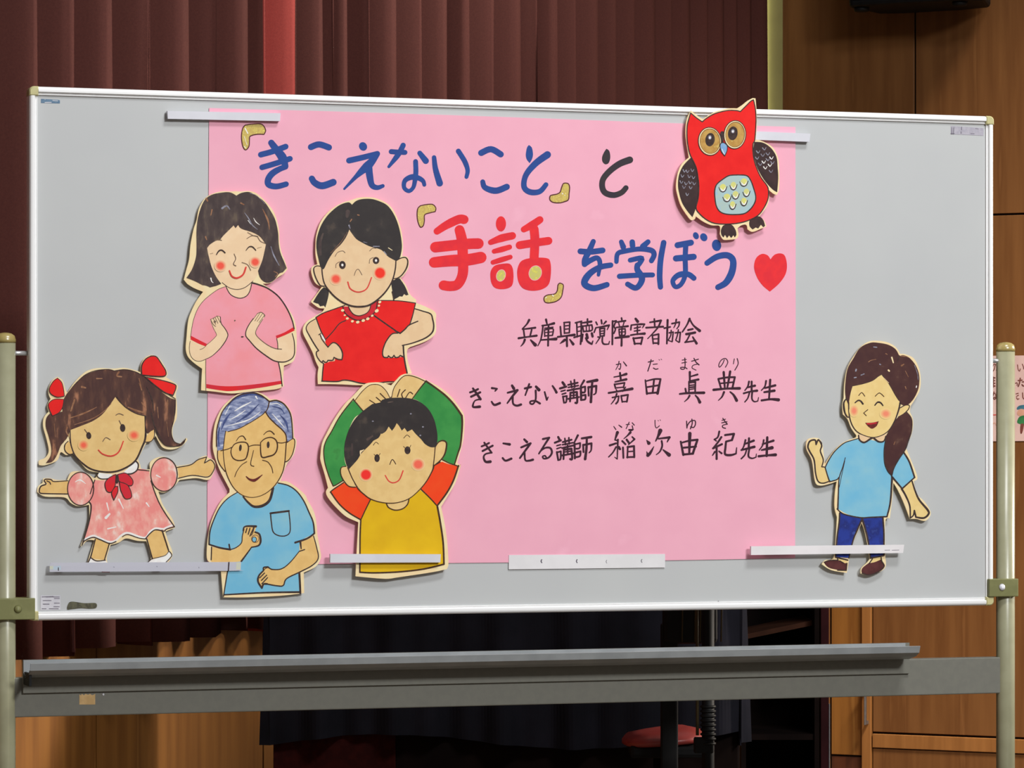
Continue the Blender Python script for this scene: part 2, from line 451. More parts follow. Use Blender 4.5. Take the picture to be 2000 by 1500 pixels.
for x in (-W2 + .045, W2 - .09):
    lathe('foot', [(0.0, -0.014), (0.022, -0.014), (0.026, -0.008), (0.026, 0.004)], 'black_plastic', sp, (x, -0.10, 0))
box('bracket', -.05, .05, .125, .149, 0.08, 0.22, 'grey_metal', sp, 0.004)

# ------------------------------------------------------------ poster on the back wall, mostly hidden by the right post
mat('poster_pink', (206, 176, 170), (198, 166, 162), scale=12, rough=0.8)
mat('poster_brown', (112, 60, 52), (100, 52, 46), scale=30)
mat('poster_teal', (60, 110, 130), (50, 96, 116), scale=30)
mat('poster_green', (50, 120, 70), (40, 104, 60), scale=30)
mat('poster_skin', (200, 150, 130), (190, 142, 120), scale=30)
mat('poster_red', (200, 70, 66), (190, 62, 60), scale=30)
pe, A = art_thing('poster', 'pale pink paper poster behind the right post of the whiteboard', 'poster', 1970, 862, 0.002, BACK)
A.card('poster_pink', 'Z 1926,695! 2030,694! 2030,861! 1926,862!', 0.0015, 'paper')
T = 'poster_brown'
# の / い
A.line('lettering', T, 'W 352,608 345,640 335,655 330,630 345,605 365,620 360,650', 7)
A.line('lettering', T, 'W 515,610 520,645 530,655 535,640', 7); A.line('lettering', T, 'W 550,605 558,625 560,640', 7)
A.line('lettering', T, 'W 318,705 350,705', 10); A.line('lettering', T, 'W 325,725 348,725', 8); A.line('lettering', T, 'W 318,765 350,765', 10)
A.line('lettering', T, 'W 338,700 338,772', 9); A.line('lettering', T, 'W 322,745 350,745', 8)
# った (what shows: た)
A.line('lettering', T, 'W 520,725 548,722', 10); A.line('lettering', T, 'W 535,708 530,740 520,768', 10); A.line('lettering', T, 'W 550,735 575,733', 9)
A.line('lettering', T, 'W 548,755 556,764 578,764', 10); A.line('lettering', T, 'W 500,745 512,742 512,760', 7)
# な .. い
A.line('lettering', T, 'W 330,822 350,818', 8); A.line('lettering', T, 'W 342,808 338,830 330,845', 8); A.line('lettering', T, 'W 355,825 358,850 345,862 338,852 352,848 370,858', 8); A.line('lettering', T, 'W 360,815 370,822', 7)
A.line('lettering', T, 'W 505,822 520,818', 7); A.line('lettering', T, 'W 508,840 522,832', 7); A.line('lettering', T, 'W 508,850 515,862 525,858', 7)
A.line('lettering', T, 'W 552,815 554,845 560,858', 8)
A.line('drawing', 'poster_red', 'W 325,977 370,975', 7)
A.fill('drawing', 'poster_skin', 'W 515,950 540,930 575,930 575,985 530,985 512,970')
A.fill('drawing', 'poster_teal', 'W 510,925 530,908 575,905 575,935 540,932 515,938')
A.fill('drawing', 'poster_green', 'W 530,990 575,985 575,1050 540,1045 512,1030')
A.fill('drawing', 'poster_brown', 'W 538,1045 562,1048 548,1110 535,1105')
A.line('drawing', 'poster_skin', 'W 330,1050 345,1035 360,1050 372,1075', 6)
A.build()

# ------------------------------------------------------------ dark things standing behind the whiteboard
def on(px, Y): return (px - 1000) / FPX * Y
def zz(py, Y): return EYE + (HOR - py) / FPX * Y
# upright cabinet under a navy cover
Y0, Y1 = 7.70, 7.97
x0, x1 = on(527, Y0), on(1452, Y0)
dc = empty('covered_cabinet', ((x0 + x1) / 2, Y0, 0)); tag(dc, 'wide dark cabinet under a navy cloth cover behind the whiteboard', 'cabinet')
hw = (x1 - x0) / 2; zt = 1.02
box('body', -hw + .006, hw - .006, 0.03, Y1 - Y0 - .02, 0.0, zt - .02, 'black_board', dc, 0.005)
box('front_panel', -hw + .006, -hw + .27, 0.022, 0.03, 0.05, .62, 'maroon_dark', dc, 0.002)
V = []; Fc = []; N = 150; prof = []
pts = [(-hw, Y1 - Y0), (-hw, 0), (hw, 0), (hw, Y1 - Y0)]
seg = [(pts[i], pts[i + 1]) for i in range(3)]
for (a, b), nn in zip(seg, (24, N, 24)):
    L = math.hypot(b[0] - a[0], b[1] - a[1]); nx, ny = (b[1] - a[1]) / L, -(b[0] - a[0]) / L
    for i in range(nn):
        t = i / nn; s_ = t * L
        off = 0.014 * math.sin(s_ * 37 + 1.3 * math.sin(s_ * 9)) + 0.007 * math.sin(s_ * 81 + 2)
        prof.append((a[0] + (b[0] - a[0]) * t, a[1] + (b[1] - a[1]) * t, -nx * off, -ny * off, s_ / L))
prof.append((pts[3][0], pts[3][1], 0, 0, 1)); n = len(prof)
for k, f_ in enumerate((0, 0.06, 0.3, 0.6, 1.0)):
    for j, (x, y, ox, oy, t) in enumerate(prof):
        hem = zz(1456, Y0) + (0.02 * math.sin(t * 7) + 0.018 * t if 24 <= j < 24 + N else 0)
        z = zt - f_ * (zt - hem); g = 0.15 + f_
        rr = 0.02 * (1 - min(1, f_ / 0.06))
        V.append((x * (1 - rr), y + oy * g + (0.008 if f_ == 0 and y == 0 else 0), z)); V[-1] = (V[-1][0] + ox * g, V[-1][1], V[-1][2])
for r in range(4):
    for j in range(n - 1): Fc.append((r * n + j, r * n + j + 1, (r + 1) * n + j + 1, (r + 1) * n + j))
Fc.append(tuple(range(n)))
o = mesh_obj('cloth_cover', V, Fc, 'navy_cloth', dc)
md = o.modifiers.new('thickness', 'SOLIDIFY'); md.thickness = 0.003
# open shelf unit further right
Y2 = 9.3
s0, s1 = on(1448, Y2), on(1600, Y2)
sh = empty('shelf_unit', ((s0 + s1) / 2, Y2, 0)); tag(sh, 'dark open shelf unit beside the navy covered cabinet', 'shelf')
w2 = (s1 - s0) / 2; hz = 1.02
box('side_panel', -w2, -w2 + .012, 0, .35, 0, hz, 'black_board', sh); box('side_panel', w2 - .012, w2, 0, .35, 0, hz, 'black_board', sh)
box('back_panel', -w2, w2, .34, .35, 0, hz, 'black_board', sh); box('top_panel', -w2, w2, 0, .35, hz, hz + .015, 'black_board', sh)
for z in (0.06, 0.38): box('shelf', -w2 + .012, w2 - .012, 0.01, .34, z, z + .015, 'black_board', sh)
zb_ = zz(1240, Y2)
V = [(-w2 + .014, .02, zb_ - .012), (w2 - .014, .05, zb_ + .022), (w2 - .014, .33, zb_ + .022), (-w2 + .014, .3, zb_ - .012)]
V += [(x, y, z + .013) for x, y, z in V]
o = mesh_obj('shelf', V, [(0, 3, 2, 1), (4, 5, 6, 7), (0, 1, 5, 4), (1, 2, 6, 5), (2, 3, 7, 6), (3, 0, 4, 7)], 'shelf_wood', sh)
o['label'] = 'tilted brown shelf board'
# tall narrow maroon screen at the door's edge
m0, m1 = on(1603, 9.5), on(1619, 9.5)
ms = empty('folding_screen', ((m0 + m1) / 2, 9.5, 0)); tag(ms, 'narrow dark maroon screen between shelf unit and wooden door frame', 'screen')
box('screen_panel', -(m1 - m0) / 2, (m1 - m0) / 2, 0, 0.3, 0.03, 1.05, 'maroon_panel', ms, 0.002)
box('edge_strip', (m1 - m0) / 2, (m1 - m0) / 2 + .0028, -0.002, 0.02, 0.04, 0.46, 'grey_metal', ms)
box('foot', -(m1 - m0) / 2, (m1 - m0) / 2 + .02, 0.02, 0.28, 0, 0.03, 'black_board', ms)
# chair with a red seat, seen from behind
Yc = 7.02
cx = on(1302, Yc)
ch = empty('office_chair', (cx, Yc, 0)); tag(ch, 'chair with red vinyl seat and black back behind the crossbar', 'chair')
zs = zz(1452, Yc)
V = []; Fc = []; n = 28
for rr, z in ((0.92, -.010), (1.0, -.006), (1.0, .0), (0.93, .008), (0.55, .016)):
    for i in range(n):
        t = 2 * math.pi * i / n; c, s_ = math.cos(t), math.sin(t)
        sq = 1.0 / max(abs(c), abs(s_)) ** 0.45
        V.append((0.083 * rr * c * sq, 0.16 + 0.12 * rr * s_ * sq, z + zs + 0.006 * c))
for k in range(4):
    for i in range(n):
        j = (i + 1) % n; Fc.append((k * n + i, k * n + j, (k + 1) * n + j, (k + 1) * n + i))
Fc += [tuple(range(n))[::-1], tuple(range(4 * n, 5 * n))]
mesh_obj('seat', V, Fc, 'red_vinyl', ch, True)
bw = 18 / FPX * Yc
box('seat_pan', -0.07, 0.085, 0.06, 0.26, zs - .035, zs - .009, 'black_plastic', ch, 0.008)
box('back_post', -.0115, .0225, 0.0, 0.02, 0.40, 0.80, 'black_plastic', ch, 0.004)
bm = bmesh.new()
add_box(bm, -0.008, 0.100, -0.005, 0.02, 0.76, 1.10, 0.01)
bm_obj('backrest', bm, 'black_plastic', ch)
for k, px in enumerate((1332, 1357, 1367, 1377, 1408)):
    tube('back_rod', (on(px, Yc) - cx, -0.006, 0.765), (on(px + 5, Yc) - cx, -0.006, 1.08), 0.0015, 'brass', ch, seg=8)
box('under_bar', -0.012, 0.012, 0.0, 0.18, 0.40, 0.425, 'black_plastic', ch, 0.003)
tube('pedestal', (0, .16, .05), (0, .16, zs - .03), 0.02, 'black_plastic', ch)
for i in range(5):
    t = 2 * math.pi * i / 5 + .3
    tube('leg', (0, .16, .075), (.22 * math.cos(t), .16 + .22 * math.sin(t), .05), 0.014, 'black_plastic', ch, 0.01)
    lathe('caster', [(0.0, -0.02), (0.018, -0.018), (0.02, 0), (0.018, .018), (0, .02)], 'black_plastic', ch, (.22 * math.cos(t), .16 + .22 * math.sin(t), .021), 12, 'Y')
# slim stand beside it with a ribbed grip
Ys = 6.86
st = empty('music_stand', (on(1383, Ys), Ys, 0)); tag(st, 'slim black stand with ribbed tube beside the red seat', 'stand')
tube('pole', (0, 0, 0.05), (0, 0, 0.95), 0.012, 'black_plastic', st)
for k in range(9):
    z = zz(1452 - k * 9, Ys); lathe('grip_ring', [(0.0125, z - .003), (0.0152, z - .001), (0.0152, z + .001), (0.0125, z + .003)], 'black_plastic', st)
tube('rod', (on(1362, Ys) - on(1383, Ys), 0, zz(1436, Ys)), (on(1362, Ys) - on(1383, Ys), 0, 0.9), 0.003, 'brass', st, seg=8)
box('clamp', on(1355, Ys) - on(1383, Ys), 0.01, -0.012, 0.012, zz(1440, Ys) - .03, zz(1440, Ys), 'black_plastic', st, 0.003)
for i in range(3):
    t = 2 * math.pi * i / 3 + .5
    tube('leg', (0, 0, .14), (.09 * math.cos(t), .09 * math.sin(t), .008), 0.008, 'black_plastic', st)

# ------------------------------------------------------------ the rolling whiteboard
mat('white_enamel', (190, 192, 192), (186, 188, 189), scale=5, rough=0.35, spec=0.35, lo=0.3, hi=0.7)
mat('aluminium', (250, 250, 255), (246, 246, 252), scale=4, rough=0.3, spec=0.8)
mat('rail_groove', (150, 150, 160), rough=0.6)
mat('corner_plastic', (196, 190, 140), (186, 178, 128), scale=30, rough=0.4)
mat('post_paint', (156, 154, 126), (150, 148, 120), scale=30, rough=0.3, spec=0.6)
mat('cap_brass', (168, 150, 92), (150, 134, 80), scale=30, rough=0.25, spec=0.7)
mat('bracket_paint', (128, 128, 84), (118, 118, 76), scale=40, rough=0.5)
mat('tray_metal', (152, 156, 158), (142, 146, 148), scale=20, rough=0.4, spec=0.5)
mat('beam_paint', (116, 115, 106), (112, 111, 103), scale=90, rough=0.55, lo=0.35, hi=0.65)
mat('bolt_metal', (215, 215, 222), rough=0.25, spec=0.8)
mat('rubber', (30, 30, 30), rough=0.8)
mat('label_blue', (110, 136, 158), (90, 118, 146), (160, 176, 186), scale=160)
mat('label_grey', (178, 174, 184), (166, 162, 174), scale=120)
mat('label_ink', (110, 104, 116), (90, 84, 96), scale=160)
mat('label_olive', (96, 94, 74), (70, 68, 56), (128, 124, 96), scale=130)
mat('tape_tan', (202, 168, 118), (190, 156, 106), scale=80)
mat('cream_label', (206, 204, 210), (198, 196, 204), scale=80)
mat('steel_pin', (190, 190, 192), rough=0.3, metal=0.6)

wbd = empty('rolling_whiteboard', BOARD.world(BW / 2, 0, 0), BANG)
tag(wbd, 'large whiteboard with aluminium frame on a beige rolling stand', 'whiteboard')
H_ = BW / 2
RW = 0.0145
box('board_panel', -H_ + .004, H_ - .004, 0.0, 0.016, BZ0 + .004, BZ1 - .004, 'white_enamel', wbd)
def rail(name, a, b, inward):
    """aluminium edge profile swept from a to b in the board plane; inward = unit vector to the board's middle"""
    prof = [(0.0, 0.018), (-.0002, -0.001), (0.0006, -0.0042), (0.0025, -0.0068), (0.0050, -0.0078), (0.0088, -0.0078), (0.0098, -0.0062),
            (0.0102, -0.0022), (0.0122, -0.0022), (0.0126, -0.0034), (RW - .0004, -0.0034), (RW, -0.0002), (RW, 0.018)]
    V = []
    for p in (a, b):
        V += [(p[0] + inward[0] * w_, d_, p[1] + inward[1] * w_) for w_, d_ in prof]
    n = len(prof); Fc = [(i, (i + 1) % n, n + (i + 1) % n, n + i) for i in range(n)] + [tuple(range(n)), tuple(range(n, 2 * n))[::-1]]
    me = bpy.data.meshes.new(name); me.from_pydata(V, [], Fc); bm = bmesh.new(); bm.from_mesh(me); bpy.data.meshes.remove(me)
    o = bm_obj(name, bm, 'aluminium', wbd)
    for i in (7, 8):
        pass
    return o
CP = 0.0155
rail('frame_rail', (-H_ + CP, BZ1), (H_ - CP, BZ1), (0, -1)); rail('frame_rail', (-H_ + CP, BZ0), (H_ - CP, BZ0), (0, 1))
rail('frame_rail', (-H_, BZ0 + CP), (-H_, BZ1 - CP), (1, 0)); rail('frame_rail', (H_, BZ0 + CP), (H_, BZ1 - CP), (-1, 0))
for sx in (-1, 1):
    for z, sz in ((BZ0, 1), (BZ1, -1)):
        bm = bmesh.new(); r = CP; k = 0.0085
        P = [(0, 0)] + [(r * 0, 0)]
        ring = [(k - k * math.cos(t), k - k * math.sin(t)) for t in [math.pi / 2 * i / 6 for i in range(7)]]
        # rounded outer corner, square inner
        P = ring + [(r + .0005, 0), (r + .0005, r + .0005), (0, r + .0005)]
        V1 = [bm.verts.new((sx * (H_ - p[0] + .0003), 0.0185, z + sz * (p[1] - .0003))) for p in P]
        V2 = [bm.verts.new((sx * (H_ - p[0] + .0003), -0.0060, z + sz * (p[1] - .0003))) for p in P]
        c = (r / 2, r / 2)
        V3 = [bm.verts.new((sx * (H_ - (p[0] + (c[0] - p[0]) * .22)), -0.0084, z + sz * (p[1] + (c[1] - p[1]) * .22))) for p in P]
        n = len(P); bm.faces.new(V1); bm.faces.new(V3)
        for A_, B_ in ((V1, V2), (V2, V3)):
            for i in range(n): bm.faces.new((A_[i], A_[(i + 1) % n], B_[(i + 1) % n], B_[i]))
        bm_obj('corner_cap', bm, 'corner_plastic', wbd)
# makers' stickers and prints on the panel
SA = Art(BOARD, wbd, BW / 2, 0, 0.0004)
SA.fill('sticker#1', 'label_blue', 'Z 80,193! 117,195! 117,202! 80,201!')
SA.line('sticker_print#1', 'cream_label', 'Z 88,200 100,200', 1.6); SA.line('sticker_print#1', 'cream_label', 'Z 103,196 113,197', 1.2)
SA.fill('sticker#2', 'label_grey', 'Z 1857,246! 1921,250! 1921,265! 1857,262!')
for t in ('1859,249 1859,262', '1863,249 1862,262', '1857,261 1864,261', '1878,248 1878,254', '1877,257 1877,261'):
    SA.line('sticker_print#2', 'label_ink', 'Z ' + t, 1.3)
SA.line('sticker_print#2', 'label_ink', 'Z 1905,251 1911,252', 1.0); SA.line('sticker_print#2', 'label_ink', 'Z 1896,261 1903,261', 1.0)
SA.fill('sticker#3', 'cream_label', 'Z 79,1163! 118,1163! 118,1191! 79,1192!')
for t in ('82,1166 104,1165', '90,1166 116,1166', '106,1169 116,1169', '84,1173 100,1173', '106,1178 116,1178', '84,1180 96,1180', '105,1185 116,1185', '82,1189 90,1189', '96,1189 114,1189'):
    SA.line('sticker_print#3', 'label_ink', 'Z ' + t, 1.4)
SA.fill('sticker#4', 'label_olive', 'Z 134,1178 142,1175 165,1178 187,1178 188,1187 176,1189 158,1188 140,1190 131,1190')
SA.fill('stain', 'rubber', 'Z 1402,1174 1404,1174 1404,1177 1402,1177')
SA.build()

# stand: two oval posts, crossbar, tray, clamps, feet on casters
def bl(px, py, d=0.0):
    u, y, z = BOARD.loc(px, py, d); return u - BW / 2, y, z
ztop = 1.342
for px, sgn in ((12.5, -1), (1969.5, 1)):
    u = bl(px, 1000, 0.0)[0]
    bm = bmesh.new(); n = 28; rings = []
    for z in (0.10, ztop - .012):
        rings.append([bm.verts.new((u + 0.0178 * math.cos(2 * math.pi * i / n), 0.012 + 0.0155 * math.sin(2 * math.pi * i / n), z)) for i in range(n)])
    for i in range(n): bm.faces.new((rings[0][i], rings[0][(i + 1) % n], rings[1][(i + 1) % n], rings[1][i]))
    bm.faces.new(rings[0]); bm.faces.new(rings[1])
    po = bm_obj('post', bm, 'post_paint', wbd)
    for p in po.data.polygons: p.use_smooth = len(p.vertices) == 4
    lathe('post_cap', [(0.0182, -0.004), (0.0184, 0.001), (0.0165, 0.008), (0.011, 0.012), (0.004, 0.0135), (0.0008, 0.0137)], 'cap_brass', po, (u, 0.012, ztop - .012), 24, 'Z', 1.0, 0.88)
    pz = 1.3085
    tube('pivot_pin', (sgn * H_, 0.010, pz), (u, 0.012, pz), 0.0042, 'steel_pin', wbd)
    # foot and casters
    bm = bmesh.new(); add_box(bm, u - .018, u + .018, -0.30, 0.32, 0.07, 0.10, 0.005); ft = bm_obj('foot', bm, 'post_paint', wbd)
    for y in (-0.27, 0.29):
        lathe('caster', [(0.0, -.011), (0.028, -.010), (0.031, -.004), (0.031, .004), (0.028, .010), (0.0, .011)], 'rubber', ft, (u, y, 0.0315), 20, 'Y')
# clamps
for (x0p, x1p, y0p, y1p, bx, by, m) in ((1932.5, 1989.5, 1131, 1165, 1957.5, 1147, 'bolt_metal'), (-6, 69, 1169, 1210, 35, 1190, 'bracket_paint')):
    a = bl(x0p, y0p, .012); b_ = bl(x1p, y1p, .012)
    cl = box('clamp', a[0], b_[0], -0.012, 0.034, a[2], b_[2], 'bracket_paint', wbd, 0.0015)
    c = bl(bx, by, .013)
    lathe('bolt', [(0.0, 0.0042), (0.003, 0.004), (0.0055, 0.002), (0.0068, 0.0)][::-1], m, cl, (c[0], -0.012, c[2]), 20, 'Y')
# crossbar
zt_, zb_ = 0.7555, 0.6880
ua_ = bl(12.5, 1300)[0]; ub_ = bl(1969.5, 1300)[0]
cb = box('crossbar', ua_ + .010, ub_ - .010, 0.004, 0.028, zb_, zt_, 'beam_paint', wbd, 0.002)
box('lower_crossbar', ua_ + .010, ub_ - .010, 0.004, 0.028, 0.12, 0.17, 'beam_paint', wbd, 0.002)
# tray with an upturned lip
t0 = bl(60, 1300, .072)[0]; t1 = bl(1798, 1267, .072)[0]
prof = [(0.006, .786), (0.004, .786), (0.004, .762), (0.020, .757), (0.052, .764), (0.0665, .7715), (0.0712, .7835), (0.0697, .784), (0.0650, .773), (0.051, .7665), (0.020, .7600), (0.006, .765)]
V = [(x, -d_, z_) for x in (t0, t1) for d_, z_ in prof]; n = len(prof)
bm = bmesh.new(); me = bpy.data.meshes.new('t'); me.from_pydata(V, [], [(i, (i + 1) % n, n + (i + 1) % n, n + i) for i in range(n)]); bm.from_mesh(me); bpy.data.meshes.remove(me)
vs = list(bm.verts)
tr = bm_obj('pen_tray', bm, 'tray_metal', wbd)
lp = box('tray_back_plate', t0 + .0, bl(1776, 1320)[0], -0.0015, 0.0035, 0.7290, .7860, 'beam_paint', wbd, 0.0006)
for x, dx in ((t0, -.001), (t1, .001)):
    V = [(x, -d_, z_) for d_, z_ in prof] ; V2 = [(x + dx, y, z) for x, y, z in V]
    # thin end plate only where the section is solid
bm = bmesh.new(); add_box(bm, t0 + .001, t0 + .006, -.050, .004, .744, .766, 0.001); bm_obj('tray_bracket', bm, 'rubber', wbd)
c = bl(203.5, 1357, .004)
lathe('screw', [(0.0022, 0), (0.0018, .001), (0.0, .0014)], 'bolt_metal', cb, (c[0], 0.004, c[2]), 12, 'Y')
TA = Art(BOARD, wbd, BW / 2, 0, 0.0024)
TA.d = -0.0037
TA.fill('masking_tape', 'tape_tan', 'Z 155,1356! 158,1358 160,1355 164,1358 167,1355 172,1357 176,1355 180,1358 186,1355! 186,1376! 155,1376!', 2)
TA.build()

# ------------------------------------------------------------ pink paper on the board
mat('pink_paper', (238, 174, 193), (235, 170, 190), (240, 178, 197), scale=14, rough=0.9, lo=0.35, hi=0.65, spec=0.15, detail=6)
pp, PA = art_thing('pink_paper', 'large pink paper sheet with hand-painted Japanese lettering on the whiteboard', 'paper', 980, 1100, 0.0016)
PA.card('pink_paper', 'Z 408.5,211! 700,219 1000,229 1300,240 1553.5,248! 1554,500 1554,800 1553,1090! 1300,1094.5 1000,1098.5 700,1101 404.5,1104! 405.5,800 407,500', 0.0009, 'sheet')

# ------------------------------------------------------------ painted cardboard cut-outs
mat('card_cream', (252, 222, 176), (248, 214, 166), scale=50, rough=0.8)
mat('skin_pale', (240, 210, 172), (236, 204, 165), scale=60, rough=0.8)
mat('skin_peach', (232, 200, 158), (228, 194, 152), scale=60, rough=0.8)
mat('skin_tan', (230, 196, 132), (224, 188, 124), scale=60, rough=0.8)
mat('skin_gold', (232, 192, 122), (226, 184, 114), scale=60, rough=0.8)
mat('skin_yellow', (234, 206, 140), (230, 200, 132), scale=60, rough=0.8)
mat('ink', (50, 36, 34), (66, 50, 46), scale=200, rough=0.7)
mat('ink_brown', (74, 44, 22), (60, 36, 20), scale=200, rough=0.7)
mat('ink_thin', (104, 84, 72), (120, 98, 82), scale=200, rough=0.7)
mat('hair_dark', (58, 42, 42), (74, 58, 54), (96, 80, 66), scale=55, stretch=(1.6, 1, 0.7), lo=0.42, hi=0.6, rough=0.5, detail=5)
mat('hair_black', (38, 30, 30), (46, 38, 36), (70, 58, 50), scale=45, lo=0.45, hi=0.62, rough=0.5)
mat('hair_brown', (72, 42, 38), (92, 58, 46), (168, 114, 84), scale=48, stretch=(1.7, 1, 0.6), lo=0.42, hi=0.6, rough=0.6, rot=0.5, detail=5)
mat('hair_wine', (68, 34, 34), (76, 42, 38), (98, 68, 56), scale=55, lo=0.44, hi=0.66, rough=0.45)
mat('hair_grey', (92, 104, 146), (150, 158, 190), (196, 202, 220), scale=95, stretch=(0.8, 1, 2.2), rot=0.95, lo=0.34, hi=0.58, rough=0.6, detail=5)
mat('pink_shirt', (247, 148, 156), (243, 158, 172), (250, 140, 142), scale=22, lo=0.35, hi=0.65)
mat('red_paint', (236, 34, 30), (226, 24, 24), scale=40, lo=0.3, hi=0.7)
mat('red_band', (222, 34, 40), (206, 40, 56), scale=40)
mat('red_collar', (206, 36, 48), (190, 34, 46), scale=60)
mat('lip_red', (222, 70, 60), (206, 60, 54), scale=60)
mat('lip_dark', (112, 40, 36), (92, 32, 30), scale=120)
mat('blue_shirt', (112, 182, 214), (132, 190, 212), (150, 192, 196), scale=18, lo=0.4, hi=0.62, detail=5)
mat('jeans', (34, 54, 142), (28, 40, 112), (60, 82, 160), scale=70, lo=0.4, hi=0.62)
mat('shoe_brown', (92, 46, 46), (80, 38, 38), scale=70)
mat('green_paint', (46, 134, 62), (62, 148, 70), (54, 120, 56), scale=28, lo=0.35, hi=0.62)
mat('orange_paint', (252, 72, 20), (246, 64, 16), scale=30)
mat('yellow_paint', (226, 182, 12), (218, 172, 10), (232, 188, 30), scale=24, lo=0.35, hi=0.65)
mat('dress_pink', (236, 142, 136), (240, 172, 160), (248, 214, 204), scale=62, lo=0.4, hi=0.6, detail=5, stretch=(1.3, 1, 0.8))
mat('white_paint', (246, 240, 236), (236, 230, 226), scale=80)
mat('wing_brown', (66, 46, 46), (56, 40, 40), scale=60)
mat('belly_blue', (162, 192, 200), (172, 192, 184), (150, 186, 212), scale=35, lo=0.4, hi=0.6)
mat('owl_tan', (196, 156, 84), (178, 134, 66), (206, 178, 100), scale=70, lo=0.4, hi=0.6)
mat('scallop_yellow', (214, 212, 116), (204, 204, 128), scale=90)
mat('beak_blue', (124, 164, 206), (138, 174, 208), scale=90)
mat('grey_streak', (150, 150, 164), (120, 116, 130), scale=150)
mat('blue_streak', (70, 84, 136), (56, 66, 112), scale=150)
mat('tan_streak', (160, 116, 86), (136, 92, 66), scale=150)
mat('magnet_block', (40, 38, 38), rough=0.7)
mat('card_core', (176, 158, 128), rough=0.9)
for n_, s_ in (('pale', (236, 205, 165)), ('peach', (232, 200, 158)), ('tan', (230, 196, 132)), ('gold', (232, 192, 122)), ('yellow', (234, 206, 140))):
    cheek_mat('rouge_' + n_, (246, 92, 74), s_, 0.45)
cheek_mat('rouge_strong', (244, 58, 42), (232, 200, 158), 0.62)
cheek_mat('rouge_boy', (244, 52, 46), (232, 200, 146), 0.62)
cheek_mat('rouge_boy_soft', (240, 106, 84), (232, 200, 146), 0.5)
cheek_mat('rouge_soft', (238, 138, 108), (234, 206, 140), 0.3)
cheek_mat('rouge_girl', (240, 104, 80), (230, 196, 132), 0.3)
DCARD = 0.0095; TH = 0.0026
def figure(name, label, cat, px, py, outline_txt, spots, d=DCARD, core='card_cream'):
    e, a = art_thing(name, label, cat, px, py, d)
    a.card(core, outline_txt, TH)
    for x, y in spots:                           # magnets between card and board
        u, _, z = BOARD.loc(x, y, 0)
        lathe('magnet', [(0.0, 0.0), (0.012, 0.0), (0.012, d - TH - .0019 - .0004)], 'magnet_block', e, (u - a.u0, -.0019, z - a.z0), 16, 'Y')
    return a

# ---- owl
a = figure('owl_cutout', 'red owl cutout of painted card with brown wings at the top of the pink paper', 'paper cutout', 1420, 466,
 'A 250,180! 300,222 363,264! 400,240 480,193 600,160 700,158! 750,125 800,85 850,58! 878,60! 888,180 890,330 880,468! 920,470 1000,505 1060,555 1100,650 1110,760 1112,880 1105,960 1085,1005! 1050,990 1008,955! 1010,1050 980,1130 915,1212! 960,1250 985,1310! 940,1330 850,1364 800,1338! 788,1296 740,1300 702,1330! 712,1390 692,1430 610,1442 560,1437 530,1385! 528,1308 450,1300 370,1265 295,1212! 285,1240 255,1252! 225,1225 150,1110 110,980 103,900 120,790 160,700 228,638! 205,500 195,400 200,300 220,230',
 [(1385, 300), (1430, 420)], 0.0125)
a.fill('foot', 'wing_brown', 'A 600,1290! 650,1298 685,1350 692,1395! 675,1420! 662,1398! 640,1425! 620,1400! 600,1427! 580,1395! 565,1420! 545,1395 540,1350 560,1305')
a.fill('foot', 'wing_brown', 'A 870,1214! 920,1215 955,1250 972,1305! 955,1320! 930,1296! 905,1332! 880,1322! 850,1342! 820,1310 818,1260 840,1225')
a.fill('wing', 'wing_brown', 'A 245,640! 285,700 308,780 322,870 322,960 310,1060 290,1150 262,1222! 210,1160 160,1080 130,980 120,900 130,810 170,720')
a.fill('wing', 'wing_brown', 'A 865,485! 940,490 1000,520 1050,570 1085,640 1095,740 1100,840 1090,978! 1050,955 1000,905 950,840 900,750 870,660 855,580')
for x, y in [(185, 770), (215, 775), (262, 765), (165, 820), (232, 825), (272, 835), (155, 880), (200, 895), (240, 885), (280, 895), (212, 1000), (180, 930), (245, 935)]:
    a.line('feather_mark', 'grey_streak', 'A %d,%d %d,%d %d,%d' % (x - 14, y - 14, x - 2, y + 10, x + 14, y - 10), 9, 5)
for x, y in [(905, 580), (965, 550), (950, 612), (1000, 600), (1035, 640), (895, 640), (925, 700), (960, 680), (1000, 655), (975, 735), (1020, 710), (1045, 685), (1030, 770)]:
    a.line('feather_mark', 'grey_streak' if (x // 5) % 3 else 'white_paint', 'A %d,%d %d,%d %d,%d' % (x - 18, y - 6, x, y + 14, x + 16, y - 10), 10, 5)
BODY = 'A 245,203! 300,250 358,290! 400,255 480,210 600,180 690,180 730,190! 780,140 830,90 858,75! 875,150 883,250 880,350 870,470 855,500 852,560 860,640 885,730 930,830 985,905 1003,950 1000,1040 960,1130 900,1205 800,1255 700,1280 590,1288 480,1280 400,1245 330,1185 298,1130 318,1040 325,930 318,840 300,740 270,670 240,610 222,540 210,440 212,330 228,260'
a.fill('body', 'red_paint', BODY)
a.line('ink_outline', 'ink', BODY, 8, closed=True)
BEL = 'A 700,808 790,815 830,860 860,940 880,1020 870,1080 830,1140 770,1185 680,1195 590,1190 530,1165 495,1110 482,1030 480,960 500,900 560,850 620,815'
a.fill('belly', 'belly_blue', BEL); a.line('ink_outline', 'ink', BEL, 9, closed=True)
